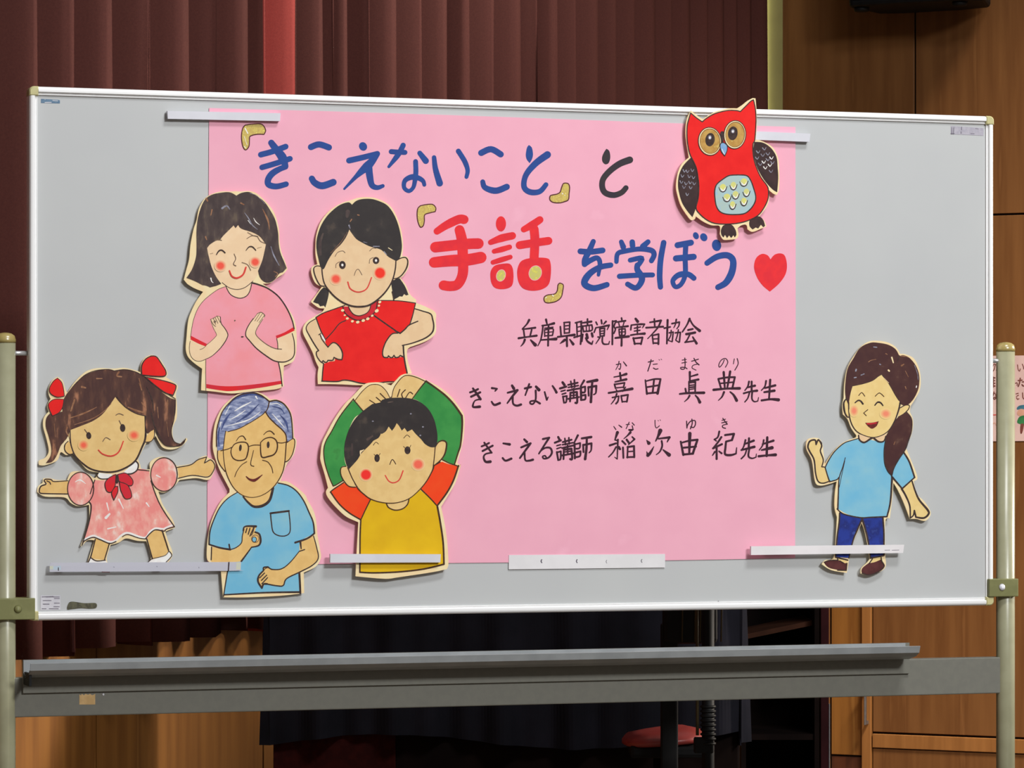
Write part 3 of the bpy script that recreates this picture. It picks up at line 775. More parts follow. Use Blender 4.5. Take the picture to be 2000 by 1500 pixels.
for x, y, w_ in [(560, 930, 40), (663, 910, 36), (765, 875, 42), (600, 1025, 42), (683, 1000, 38), (790, 975, 36), (655, 1100, 34), (765, 1065, 36)]:
    a.ell('feather_mark#s', 'scallop_yellow', 'A', x, y - 2, w_ * 0.75, 32)
    a.line('feather_mark#w', 'white_paint', 'A %d,%d %d,%d %d,%d %d,%d' % (x - w_ * .55, y + 8, x - w_ * .1, y + 30, x + w_ * .3, y + 28, x + w_ * .6, y), 5, 14, 5)
    a.line('feather_mark#i', 'ink', 'A %d,%d %d,%d %d,%d %d,%d %d,%d' % (x - w_, y, x - w_ * .6, y + 34, x, y + 44, x + w_ * .6, y + 30, x + w_, y - 8), 6, 11, 7)
a.line('ink_outline#e', 'ink', 'A 553,400 550,440 556,500', 30, 26, 18)
for i, (cx, cy, rx, ry, rt, px, py, pr, hx, hy) in enumerate([(432, 480, 108, 133, -6, 434, 464, 1, 432, 442), (677, 415, 103, 134, 4, 656, 402, 1.03, 657, 382)]):
    E_ = 'eye#%d' % i
    a.ell(E_, 'ink', 'A', cx, cy, rx + 8, ry + 8, rt); a.ell(E_ + 'c', 'card_cream', 'A', cx, cy, rx, ry, rt)
    a.ell(E_ + 'd', 'ink_brown', 'A', cx + 2, cy - 1, rx - 8, ry - 9, rt); a.ell(E_ + 'e', 'owl_tan', 'A', cx + 1, cy, rx - 13, ry - 14, rt)
    a.ell('pupil#%d' % i, 'ink', 'A', px, py, 46 * pr, 66 * pr, 8); a.ell('pupil#%dw' % i, 'grey_streak', 'A', hx, hy, 17, 20); a.ell('pupil#%dv' % i, 'white_paint', 'A', hx, hy + 2, 9, 11)
BK = 'A 565,492! 600,520 600,570 578,622! 545,580 532,530 540,500'
a.fill('beak', 'beak_blue', BK); a.line('ink_outline#k', 'ink', BK, 6, closed=True)
a.line('beak#w', 'white_paint', 'A 552,555 565,590 575,608', 5)
a.build()

# ---- woman in the pink shirt
a = figure('woman_cutout', 'painted card cutout of a smiling woman with grey-black bob and pink shirt', 'paper cutout', 475, 768,
 'B 820,92! 900,95 1000,90 1080,110 1150,160 1250,260 1330,370 1370,480 1400,620 1405,760 1430,900 1480,1030 1510,1130! 1460,1190 1380,1240 1290,1310 1180,1325! C 1250,110 1340,200 1450,340 1530,480 1560,640 1560,850 1540,970 1500,1030 1400,1070! 1390,1250 1400,1330! 1300,1370 1000,1400 740,1425 500,1400 345,1385! 350,1250 358,1110! 260,1040 180,960 150,860 160,700 180,500 220,380 290,240 370,130! 250,80 170,30! B 130,1270! 160,1150 200,1000 220,800 260,600 300,480 330,330 400,200 500,130 620,95 740,95',
 [(440, 450), (430, 640), (500, 720)])
a.fill('neck', 'skin_pale', 'C 640,40! 700,140 750,185 840,212 920,185 965,120 1000,10!')
a.fill('face', 'skin_pale', 'B 440,800 460,950 500,1100 560,1230 640,1310 740,1380 850,1400 950,1370 1050,1290 1120,1190 1180,1020 1225,800 1150,600 850,500 600,600')
a.fill('shirt', 'pink_shirt', 'C 650,65! 560,100 460,170 370,250 300,350 250,480 225,600 210,710! 300,760 410,800! 400,990 405,1200 405,1310! 600,1330 800,1330 1100,1300 1370,1265! 1355,1150 1330,1040! 1400,900 1305,720! 1430,660 1530,600! 1500,480 1430,330 1330,190 1200,90 1080,40 990,20! 965,120 920,185 840,212 750,185 700,140')
a.fill('arm', 'skin_pale', 'C 205,730! 300,780 400,820! 470,760 530,700 540,670 500,600 470,520 465,480 500,470 550,440 580,445 600,530 650,600 685,670 670,730 620,810 560,880 480,950 410,985 330,1015 260,1000 210,940 190,850')
a.fill('arm#2', 'skin_pale', 'C 1310,720! 1420,680 1505,640! 1530,760 1535,900 1510,970 1450,1010 1380,1025 1280,1010 1180,950 1050,850 960,750 915,690 920,620 960,540 1010,470 1060,410 1100,390 1150,420 1150,450 1100,520 1060,590 1040,660 1080,720 1180,800 1280,850 1330,860!')
a.fill('shirt_trim', 'red_band', 'C 215,690! 320,745 420,795! 405,827! 310,790 208,737!')
a.fill('shirt_trim', 'red_band', 'C 1295,690! 1400,650 1520,580! 1537,622! 1430,675 1305,727!')
a.fill('shirt_trim', 'red_band', 'C 410,1305! 600,1330 800,1330 1100,1300 1370,1262! 1375,1302! 1100,1352 740,1394 600,1387 410,1357!')
K = 'ink_outline'
for t, ws_ in [('C 660,60 700,140 750,185 840,212 920,185 965,120 990,20', (9,)), ('B 640,1310 740,1380 850,1400 950,1370 1050,1290', (7,)),
    ('C 990,15 1080,40 1200,90 1330,190 1430,330 1500,480 1530,600', (16, 12)), ('C 650,65 560,100 460,170 370,250 300,350 250,480 225,600 210,710', (6,)),
    ('C 590,450 600,530 650,600 685,670 670,730 620,810 560,880 480,950 410,985 330,1015 260,1000 210,940 195,850 205,760', (7, 9, 5, 5)),
    ('C 470,500 500,590 540,670 530,700 470,760 410,810', (5,)), ('C 405,820 370,850 330,865', (5,)),
    ('C 1130,480 1060,590 1040,660 1080,720 1180,800 1280,850 1370,860', (6, 9)), ('C 1010,470 960,540 920,620 915,690 960,750 1050,850 1180,950 1280,1010 1380,1025 1450,1010 1510,970 1535,900 1530,760 1505,660', (8, 12, 8)),
    ('C 1308,725 1320,790 1322,860', (7,)), ('C 405,985 403,1150 405,1390', (6,)), ('C 1330,1030 1355,1150 1378,1330', (10,)),
    ('C 465,480 500,545 530,570', (5,)), ('C 500,460 530,545', (5,)), ('C 545,435 590,520', (5,)), ('C 520,450 560,530', (5,)), ('C 465,480 505,465 550,440 585,445', (4,)),
    ('C 1000,490 1060,410', (5,)), ('C 1030,500 1095,400', (5,)), ('C 1060,505 1125,410', (5,)), ('C 1085,520 1150,430', (5,)), ('C 1060,408 1110,390 1155,425 1150,450', (6,))]:
    a.line(K, 'ink_thin' if ws_[0] < 7 else 'ink', t, *ws_)
a.ell(K, 'ink_thin', 'C', 520, 510, 16, 14); a.ell(K, 'ink_thin', 'C', 775, 495, 9, 9); a.ell(K + '#b', 'ink', 'C', 870, 703, 18, 8)
HR = 'B 650,108 750,108 830,150! 900,113 1000,103 1090,150 1200,230 1290,360 1350,480 1385,640 1395,800 1420,920 1470,1040 1500,1115! 1450,1170! 1400,1190 1340,1270 1260,1310 1190,1290 1140,1230 1120,1150! 1180,1000 1225,800! 1150,700 1050,640 900,590 855,540! 820,582! 795,545! 720,620 650,690 610,745! 560,750 480,800 440,850! 460,950 500,1100 560,1230 630,1325! 560,1352! 480,1372! 430,1350 380,1342! 280,1290 165,1245! 240,1130 290,980 300,850 300,600 330,400 400,220 500,140'
a.fill('hair', 'hair_dark', HR)
for t, m_, ws_ in [('B 940,380 990,450 1040,540 1110,600', 'grey_streak', (6, 16, 6)), ('B 1060,450 1090,500 1140,540', 'white_paint', (6, 13, 5)), ('B 985,480 1020,530', 'white_paint', (8, 4)),
    ('B 490,1250 500,1290 520,1310', 'white_paint', (16, 8)), ('B 505,340 490,410', 'tan_streak', (18, 12)), ('B 640,320 700,285 740,330', 'grey_streak', (26, 14)),
    ('B 1180,330 1250,480 1270,600', 'tan_streak', (8, 26, 8)), ('B 1290,830 1330,950 1400,1080', 'grey_streak', (8, 20, 8)), ('B 430,190 445,220', 'tan_streak', (22,)), ('B 890,250 930,270', 'tan_streak', (20, 14)),
    ('B 420,700 435,740', 'tan_streak', (20, 10)), ('B 1330,1160 1380,1190 1350,1230', 'tan_streak', (10,)), ('B 1010,120 1100,150 1210,260', 'grey_streak', (5,))]:
    a.line('hair_highlight', m_, t, *ws_)
for t, ws_ in [('B 565,935 600,885 640,878 680,912', (9, 15, 12)), ('B 960,878 1000,833 1045,833 1090,878', (7, 13, 9))]: a.line('eye', 'ink', t, *ws_)
for t, ws_ in [('B 540,750 590,736 635,745', (7,)), ('B 970,722 1040,683 1115,695', (5, 9)), ('B 1110,690 1150,755 1215,785', (6,)), ('B 800,925 822,990 792,1060 825,1085', (6, 8)),
    ('B 905,1040 980,1070 1022,1145', (6,)), ('B 1110,850 1165,833', (3,)), ('B 480,925 520,915', (3,)), ('B 980,640 1060,685', (5,))]: a.line('face_line', 'ink_thin', t, *ws_)
a.line('mouth', 'lip_red', 'B 738,1150 770,1222 840,1247 920,1200 958,1105', 14, 18, 16)
a.ell('cheek#1', 'rouge_pale', 'B', 618, 1085, 84, 80); a.ell('cheek#2', 'rouge_pale', 'B', 1080, 1035, 80, 78)
a.build()

# ---- girl in the red dress
a = figure('girl_in_red_cutout', 'painted card cutout of a black-haired girl in a red shirt, hands turned down', 'paper cutout', 715, 750,
 'D 560,100 640,78 760,40 900,35 1020,60 1150,130 1230,230 1290,370 1330,520 1345,680 1335,820! 1400,830 1425,900 1410,990 1350,1080 1310,1110! 1380,1200 1440,1330 1520,1400! E 1650,160! 1800,220 1930,300 1935,420 1940,560 1900,640 1780,720 1560,800! 1520,850 1530,1000 1590,1180! 1500,1190 1400,1240 1340,1312! 1200,1330 1000,1345 800,1350 600,1340 400,1335 230,1335! 225,1200 240,1090! 200,1010 150,870 80,730 20,610 15,520 70,430 190,350! 290,290 325,240! 240,230 130,150! D 120,1420! 190,1330 262,1230! 180,1180 130,1070 125,980 165,942 205,930! 180,800 180,650 190,540 240,380 330,250 440,160',
 [(690, 460), (700, 640), (760, 700)])
a.fill('pigtail', 'hair_black', 'D 295,1230! 355,1290 340,1400 310,1505! 290,1480! 240,1490! 215,1455! 190,1450! 145,1432! 200,1340 250,1270')
a.fill('pigtail#2', 'hair_black', 'D 1200,1125! 1300,1115! 1370,1220 1418,1335! 1385,1345! 1360,1325! 1335,1360! 1300,1355! 1270,1375! 1220,1400! 1200,1280 1185,1160')
a.fill('neck', 'skin_peach', 'E 600,180! 670,210 700,270 750,325 830,345 930,310 980,250 990,170 1100,80!')
DR = 'E 205,370! 300,310 450,255 590,210! 700,370 800,410 900,395 1000,345 1070,260 1090,128! 1200,123 1400,128 1642,165! 1600,340 1560,470! 1490,540 1420,600! 1300,600 1220,720 1170,850 1170,930 1240,955 1470,940! 1490,1030 1520,1178! 1430,1220 1340,1300! 1200,1305 1000,1330 850,1320 700,1285 600,1275 500,1295 290,1290! 300,1150 310,1040! 400,1010 480,970 575,980! 585,900 560,820 500,750 440,735 380,800! 330,740 330,690! 270,560'
a.fill('shirt', 'red_paint', DR)
a.fill('collar', 'red_collar', 'E 590,212! 620,300 700,370 800,410 900,395 1000,345 1070,260 1092,128! 1030,140! 1000,180 980,250 930,310 830,345 750,325 700,270 672,212!')
a.fill('arm', 'skin_peach', 'E 195,390! 230,480 280,600 330,720 375,800! 440,740 500,750 560,820 585,900 575,980! 480,960 470,1000 380,1010 300,1030 250,980 205,900 215,870 240,850 180,760 110,640 60,530 100,450')
a.fill('arm#2', 'skin_peach', 'E 1635,245! 1750,280 1860,320 1890,400 1905,500 1880,590 1780,670 1600,740 1455,772! 1465,850 1470,930! 1400,945 1330,930 1250,950 1190,940 1165,900 1180,800 1230,700 1300,620 1350,595 1420,600! 1490,540 1550,480 1590,350')
for t, ws_ in [('E 620,195 450,255 300,310 200,370! 270,560 340,700', (11, 14)), ('E 630,415 540,460 450,570 350,680', (11,)), ('E 1030,335 1150,420 1350,560', (16,)),
    ('E 1030,135 1090,125 1400,130 1642,163! 1600,340 1560,470', (9, 12)), ('E 1675,425 1550,480 1490,540 1420,600! 1350,565', (13, 17)), ('E 1635,245 1750,280 1860,320 1890,400 1905,500 1880,590 1780,670 1600,740 1450,775', (12, 18, 12)),
    ('E 1465,775 1472,900 1490,1030 1520,1175', (18, 16)), ('E 1385,597 1300,610 1220,710 1175,820 1165,900 1185,945 1240,950! 1250,925! 1280,950 1310,948! 1330,918! 1355,950 1400,942! 1420,920! 1465,940', (13, 14)),
    ('E 195,390 100,450 60,530 110,640 180,760 240,850! 208,872 215,930 260,1000 310,1035', (8, 14, 12)), ('E 260,615 290,690 375,800! 440,737 500,750 560,820 587,900 577,980! 520,975 462,948! 450,985! 430,992! 375,990! 360,1015 330,1018! 305,995! 285,1020', (9, 14, 12)),
    ('E 285,1290 500,1297 600,1277 700,1285 850,1320 1000,1330 1200,1305 1340,1300', (13,)), ('E 312,1040 300,1150 290,1290', (12,)),
    ('E 672,212 700,270 750,325 830,345 930,310 980,250 995,180', (9,)), ('E 590,212 620,300 700,370 800,410 900,395 1000,345 1070,260 1092,128', (11,)),
    ('E 1305,0 1320,60 1328,118', (14,)), ('E 240,620 270,600', (8,))]:
    a.line('ink_outline', 'ink', t, *ws_)
a.fill('shirt_patch', 'white_paint', 'E 275,625 290,620 335,700 330,720 300,680')
for x, y, r in [(587, 268, 24), (617, 338, 16), (655, 385, 22), (728, 426, 22), (805, 438, 26), (885, 415, 26), (950, 390, 26), (1015, 345, 20), (1080, 275, 30), (1112, 200, 18), (1125, 148, 22)]:
    a.ell('lace_bead', 'card_cream', 'E', x, y, r, r * 0.75, 20 - x / 20)
a.fill('ear', 'skin_peach', 'D 180,950 230,955 265,990 275,1100 300,1215 240,1210 190,1120 160,1030 160,980')
a.fill('ear#2', 'skin_peach', 'D 1240,890! 1330,845 1385,840 1410,890 1390,980 1330,1070 1270,1110 1205,1125')
a.line('ink_outline', 'ink', 'D 265,960 200,950 160,975 160,1030 190,1120 240,1205 295,1220', 11); a.line('ink_outline', 'ink', 'D 1255,880 1320,845 1380,840 1408,890 1390,980 1330,1070 1270,1112 1215,1120', 9, 16, 10)
FC = 'D 270,900 272,1080 300,1190 370,1290 460,1380 570,1450 700,1490 850,1485 950,1440 1050,1360 1130,1270 1200,1150 1240,1000 1250,880 1100,600 630,420 400,700'
a.fill('face', 'skin_peach', FC)
a.line('ink_outline#f', 'ink', 'D 262,960 272,1080 300,1190 370,1290 460,1380 570,1450 700,1490 850,1485 950,1440 1050,1360 1130,1270 1200,1150 1240,1000 1250,870', 13, 18, 13)
a.fill('hair', 'hair_black', 'D 620,103 665,135! 720,85 800,60 920,58 1020,85 1130,140 1210,240 1270,370 1310,520 1330,680 1315,800 1290,860 1250,885! 1150,830 1100,780 1040,730 900,690 800,640 720,590 650,500 630,465! 590,560 520,660 430,750 350,870 290,990 250,975! 220,850 195,720 200,580 250,420 330,290 430,190 520,130')
for t, m_, ws_ in [('D 280,520 240,640 245,800', 'hair_dark', (20, 44, 30)), ('D 610,230 600,290', 'hair_dark', (60, 40)), ('D 820,630 865,642', 'grey_streak', (10, 18, 6)), ('D 950,690 1030,690', 'grey_streak', (14, 24, 10)),
    ('D 1150,710 1200,742', 'card_cream', (10, 20, 8)), ('D 1092,760 1125,800', 'grey_streak', (14, 24, 10)), ('D 625,410 640,450', 'grey_streak', (20, 12)), ('D 740,270 760,275', 'tan_streak', (14,)), ('D 660,330 640,360', 'tan_streak', (16, 10)),
    ('D 600,500 520,630 380,780', 'tan_streak', (3, 7, 5))]:
    a.line('hair_highlight', m_, t, *ws_)
for x, y, rx, ry in [(537, 938, 44, 54), (985, 878, 43, 47)]:
    a.ell('eye', 'ink', 'D', x, y, rx, ry, -4); a.ell('eye_glint', 'white_paint', 'D', x, y, 15, 18)
for t in ['D 450,975 455,925 500,895', 'D 895,915 905,860 950,838', 'D 440,822 475,770 540,750 572,775', 'D 900,750 940,715 985,715', 'D 695,1075 720,1010 755,998 798,1070']:
    a.line('face_line', 'ink_thin', t, 6)
a.line('mouth', 'lip_red', 'D 610,1165 640,1250 720,1295 800,1290 870,1240 925,1105', 14, 12)
a.ell('cheek#1', 'rouge_peach', 'D', 450, 1125, 88, 84); a.ell('cheek#2', 'rouge_strong', 'D', 1038, 1045, 92, 94)
a.build()

# ---- little girl with pigtails and arms spread
a = figure('pigtail_girl_cutout', 'painted card cutout of a brown-haired girl with pigtails, red bows and spread arms', 'paper cutout', 250, 1098,
 'F 235,312! 290,350 325,460 345,480! 420,370 520,270 600,230 700,215 840,222 960,213 1080,240 1135,262! 1140,180 1180,110 1250,75 1330,100 1400,200 1430,280 1410,312! 1480,360 1540,410 1520,500 1530,600 1530,750 1490,850 1485,950 1520,1030 1590,1020 1630,972! 1642,1000 1570,1070 1470,1100 1380,1080 1330,1010 1300,950! 1250,1020 1200,1030 1130,1160 1108,1205! 1130,1260 1150,1310 1240,1315! G 1240,240 1310,190 1400,180 1480,220 1530,280! 1700,250 1780,190 1850,165! 1875,190! 1930,215 1950,280 1920,370 1870,430 1740,410 1560,430! 1480,520 1400,565 1330,555! 1380,700 1480,850 1512,948! 1405,990! 1440,1100 1480,1200 1475,1270 1430,1332! 1210,1332! 1250,1270 1200,1095! 1100,1090 980,1065 900,1110 812,1135! 770,1270 780,1332! 560,1332! 590,1230 635,1085! 560,1085 500,1150! 490,1130 550,1000 580,850 578,700! 460,715 380,680 310,620 100,610 15,560! 25,500 75,460! 80,412! 150,410 230,430 340,432! 380,350 460,335 560,360 640,410 680,350! F 560,1320 450,1200 400,1150 330,1160 270,1130 230,1220 100,1270 35,1268! 35,1220 100,1190 140,1120 120,1000 80,850 90,750 140,690! 125,620 160,550! 140,500 140,430 180,350',
 [(200, 830), (215, 1000)], 0.0075)
a.fill('leg', 'skin_gold', 'G 650,1060! 800,1105! 750,1300! 600,1280!'); a.fill('leg#2', 'skin_gold', 'G 1210,1050! 1300,965 1380,970! 1445,1200 1380,1250 1265,1285!')
a.fill('sock', 'white_paint', 'G 595,1278! 680,1310 755,1300! 775,1330! 570,1330!'); a.fill('sock#2', 'white_paint', 'G 1240,1300! 1330,1275 1400,1250 1440,1210 1472,1250 1420,1330! 1215,1330!')
a.fill('arm', 'skin_gold', 'G 350,438! 200,447 165,425 105,425 95,445 130,475! 90,490 45,510 40,560 100,578 345,582!'); a.fill('arm#2', 'skin_gold', 'G 1540,293! 1680,265 1760,210 1850,185! 1830,240! 1900,212 1942,270 1920,345 1860,390 1700,375 1550,410!')
a.fill('dress', 'dress_pink', 'G 640,430! 750,430 900,360 1120,310 1230,330! 1250,440 1290,560 1340,680 1410,800 1500,935! 1420,960 1380,975 1300,970 1240,1010 1200,1070 1120,1060 1000,1020 930,1040 870,1100 800,1120 700,1080 620,1050 520,1090 505,1130! 560,950 590,800 590,700 600,580')
for t, ws_ in [('G 770,680 790,760', (14, 22, 8)), ('G 900,640 950,740', (18, 26, 8)), ('G 760,840 800,800', (30, 20)), ('G 780,960 870,940', (14, 22, 10)), ('G 1200,680 1230,720', (16, 20, 8)), ('G 520,1082 620,1035 700,1065 800,1103 870,1085 930,1030 1000,1005 1120,1045 1190,1055 1240,992 1300,955 1380,962 1420,945 1485,918', (20, 22, 18))]:
    a.line('lace', 'white_paint', t, *ws_)
a.ell('sleeve', 'dress_pink', 'G', 487, 525, 140, 178); a.ell('sleeve#2', 'dress_pink', 'G', 1392, 370, 142, 180)
a.line('lace', 'white_paint', 'G 430,450 480,430 540,470', 8, 16, 6); a.line('lace', 'white_paint', 'G 1505,260 1530,330 1525,410', 6, 16, 6); a.line('lace', 'white_paint', 'G 1310,380 1350,400', 16, 10)
a.fill('collar', 'white_paint', 'G 680,352! 830,368! 800,410 720,418 680,400'); a.fill('collar', 'white_paint', 'G 955,345! 1070,240 1105,250 1100,310 1060,350 1010,367')
for t, ws_ in [('G 350,438 200,447 165,425 105,422 90,440! 110,475 60,495 40,530 45,570 110,578 345,582', (7, 11, 9)), ('G 120,440 150,455 160,475', (9,)), ('G 1535,293 1680,265 1760,210 1855,180! 1830,245! 1850,235 1900,212 1942,270 1920,345 1860,398 1700,380 1545,412', (8,)),
    ('G 590,580 640,430', (8,)), ('G 580,670 600,710 590,820 560,950 500,1140', (12, 8)), ('G 1100,318 1230,330', (8,)), ('G 1250,440 1290,560 1340,680 1410,800 1505,938! 1420,962 1390,985 1300,970 1240,1010 1190,1068', (9,)),
    ('G 505,1130 530,1090 620,1053 700,1078 800,1118 870,1098', (9,)), ('G 940,1045 1000,1022 1120,1060 1200,1070', (7,)), ('G 645,1075 600,1250 570,1320', (10,)), ('G 800,1115 745,1300', (9,)), ('G 600,1275 660,1308 755,1300', (8,)),
    ('G 1205,1070 1265,1285', (10,)), ('G 1370,975 1440,1190', (10,)), ('G 1265,1280 1220,1320', (6,)), ('G 1440,1195 1475,1250 1410,1325', (7,)), ('G 1270,1282 1400,1250 1442,1205', (5,)),
    ('G 680,352 665,385 700,415 760,418 810,408', (8,)), ('G 1085,225 1112,260 1100,320 1050,358 1000,365', (11,))]:
    a.line('ink_outline', 'ink', t, *ws_)
for cx, cy, rx, ry in [(487, 525, 142, 180), (1392, 370, 144, 182)]:
    P_ = ' '.join('%.0f,%.0f' % (cx + rx * math.cos(t * math.pi / 8), cy + ry * math.sin(t * math.pi / 8)) for t in range(16))
    a.line('ink_outline', 'ink', 'G ' + P_, 9, 7, 9, closed=True)
for t in ['G 870,370 790,410 750,470 770,550 820,560 862,490!', 'G 890,370 980,358 1050,430 1040,490 960,480 900,440!', 'G 862,500! 822,570 847,650! 890,560 890,500!', 'G 905,450! 1000,490 1040,610 970,632 920,540!']:
    a.fill('bow_tie', 'red_band', t); a.line('ink_outline#bt', 'ink', t, 7, closed=True)
a.ell('ink_outline#bt', 'ink', 'G', 882, 420, 18, 50)
a.fill('ear', 'skin_gold', 'F 350,1010 320,1060 320,1110 360,1150 400,1140 380,1050'); a.fill('ear#2', 'skin_gold', 'F 1200,960 1250,900 1285,880 1285,960 1250,1010 1195,1018')
a.line('ink_outline', 'ink', 'F 350,1010 315,1050 318,1110 360,1150 405,1145', 7); a.line('ink_outline', 'ink', 'F 1285,880 1285,960 1250,1010 1195,1020', 7)
a.fill('face', 'skin_tan', 'F 370,880 372,1000 390,1080 430,1170 510,1250 600,1310 720,1340 850,1340 970,1300 1080,1220 1150,1080 1190,960 1190,740 1000,600 860,500 600,700')
a.line('ink_outline#f', 'ink', 'F 370,880 375,1000 390,1080 430,1170 510,1250 600,1310 720,1340 850,1340 970,1300 1080,1220 1150,1080 1190,960 1190,740', 10, 13, 18)
a.fill('pigtail', 'hair_brown', 'F 150,710! 220,720 290,690 330,800 345,950 310,1010 270,1060 230,1160 180,1230 110,1245! 160,1170 170,1080 140,950 110,850 115,760')
a.fill('hair', 'hair_brown', 'F 850,242! 790,228 680,240 560,280 460,350 380,440 310,540 290,650 310,800 330,900 350,960! 370,890! 500,840 620,790 720,720 800,620 862,530! 920,600 1020,680 1120,720 1200,740! 1190,820 1210,920 1250,900 1290,880! 1350,990 1420,1060 1500,1070 1590,1050 1628,980! 1600,1040 1530,1035 1490,980 1470,900 1490,800 1515,700 1520,560! 1440,530 1300,420 1190,320 1100,260 1000,235 900,235')
for t, m_, ws_ in [('F 420,560 380,680', 'tan_streak', (20, 30, 14)), ('F 500,420 540,430', 'tan_streak', (24, 14)), ('F 360,760 460,730 560,690 660,640', 'tan_streak', (8, 18, 6)), ('F 900,260 880,300 930,310', 'tan_streak', (20, 14)), ('F 820,600 720,700 600,770 420,830', 'tan_streak', (4, 10, 6)),
    ('F 1150,590 1180,640', 'tan_streak', (14, 24, 8)), ('F 1000,640 1100,680 1190,700', 'tan_streak', (10, 22, 14)), ('F 1320,640 1330,760', 'tan_streak', (8, 16, 6)), ('F 1430,560 1430,700', 'tan_streak', (10, 14, 6)), ('F 1250,700 1290,850 1380,1020', 'ink', (12, 16, 8)), ('F 1200,420 1260,560 1280,700', 'ink', (6, 14, 6)), ('F 1120,380 1150,460 1120,330', 'tan_streak', (6, 10)),
    ('F 1515,560 1500,760 1470,900 1500,1010 1590,1040 1625,985', 'ink', (9,)), ('F 1300,900 1360,1010 1430,1062 1560,1060', 'ink', (9,)), ('F 860,245 960,232 1060,250 1180,310 1400,470 1515,550', 'ink', (8,)), ('F 400,420 520,300 640,245 780,230 850,245', 'ink', (7,)), ('F 660,330 720,330', 'tan_streak', (14, 8)), ('F 340,860 330,900 350,950', 'tan_streak', (20, 10)),
    ('F 880,530 960,630 1080,705 1190,735', 'ink', (9,)), ('F 1420,800 1440,960', 'tan_streak', (5, 10, 4)), ('F 200,820 210,960', 'tan_streak', (6, 9, 4))]:
    a.line('hair_highlight', m_, t, *ws_)
for i, t in enumerate(['F 235,325 280,370 300,440 310,520! 230,530 160,490 150,430 190,360', 'F 305,555! 200,555 140,600 145,660 180,735! 250,700 290,640', 'F 1250,85 1310,95 1370,180 1410,250 1400,300 1300,305 1150,290! 1150,190 1190,120', 'F 1190,315! 1350,345 1500,390 1520,430 1490,510! 1400,480 1290,400']):
    a.fill('hair_bow#%d' % i, 'red_paint', t); a.line('ink_outline#b%d' % i, 'ink', t, 9 if i > 1 else 6, closed=True)
a.ell('eye', 'ink', 'F', 575, 948, 26, 38, -10); a.ell('eye', 'ink', 'F', 943, 865, 28, 42, -5)
for t in ['F 870,725 905,710 950,726', 'F 728,1010 760,970 808,992', 'F 530,882 555,915', 'F 905,785 925,825']: a.line('face_line', 'ink_thin', t, 6)
a.line('mouth', 'lip_red', 'F 680,1105 730,1150 820,1170 900,1125 950,1010', 9, 12, 9)
a.ell('cheek#1', 'rouge_girl', 'F', 518, 1052, 62, 62); a.ell('cheek#2', 'rouge_girl', 'F', 1065, 945, 72, 66)
a.build()

# ---- old man in the blue shirt
a = figure('grandfather_cutout', 'painted card cutout of a grey-haired man with glasses and light blue shirt', 'paper cutout', 515, 1166,
 'H 600,48! 700,40 800,80 875,138! 950,135 1050,180 1130,270 1170,400 1190,640! 1220,680 1215,760 1180,880 1100,985! 1050,1100 1010,1225! 1100,1230 1200,1290 1330,1400 I 1200,270 1280,420 1310,560 1320,680 1350,850 1360,960 1300,1060 1160,1130! 1165,1370! 900,1400 500,1420 215,1420! 200,1250 190,1120! 110,1040 30,980 25,830! 40,700 70,550 130,400 200,280 290,190! H 330,1330! 250,1180 200,1080 150,950 110,800 110,650 130,480 180,340 260,210 400,90 500,55',
 [(490, 850), (500, 1100)])
a.fill('neck', 'skin_gold', 'I 440,225! 520,310 600,350 700,330 770,240 800,130! 600,200')
a.fill('shirt', 'blue_shirt', 'I 380,195! 450,240! 510,310 580,355 680,345 760,280 800,140! 860,80! 980,110 1080,180 1160,290 1220,420 1270,540 1285,670! 1110,760! 1120,860 1120,1150 1120,1360! 700,1365 225,1390! 245,1250 270,1100 285,1000! 285,860! 180,840 50,800! 60,650 110,500 180,360 270,260')
a.fill('arm', 'skin_gold', 'I 85,830! 300,865 380,830 430,780 440,700 460,620 500,590 600,590 590,640 640,680 650,760 630,810 550,830 500,900 430,1000! 280,1010 100,1010 75,980')
a.fill('arm#2', 'skin_gold', 'I 1110,770! 1270,700! 1310,830 1330,960 1260,1040 1120,1120 960,1200 920,1280 850,1280 720,1260 670,1310 630,1230 630,1170 690,1110 690,1070 740,1060 790,1090 900,1085 1000,1010 1110,880!')
PK = 'I 770,435! 985,408! 1000,560 995,660 940,700 860,695 800,650 780,540'
a.fill('pocket', 'blue_shirt', PK)
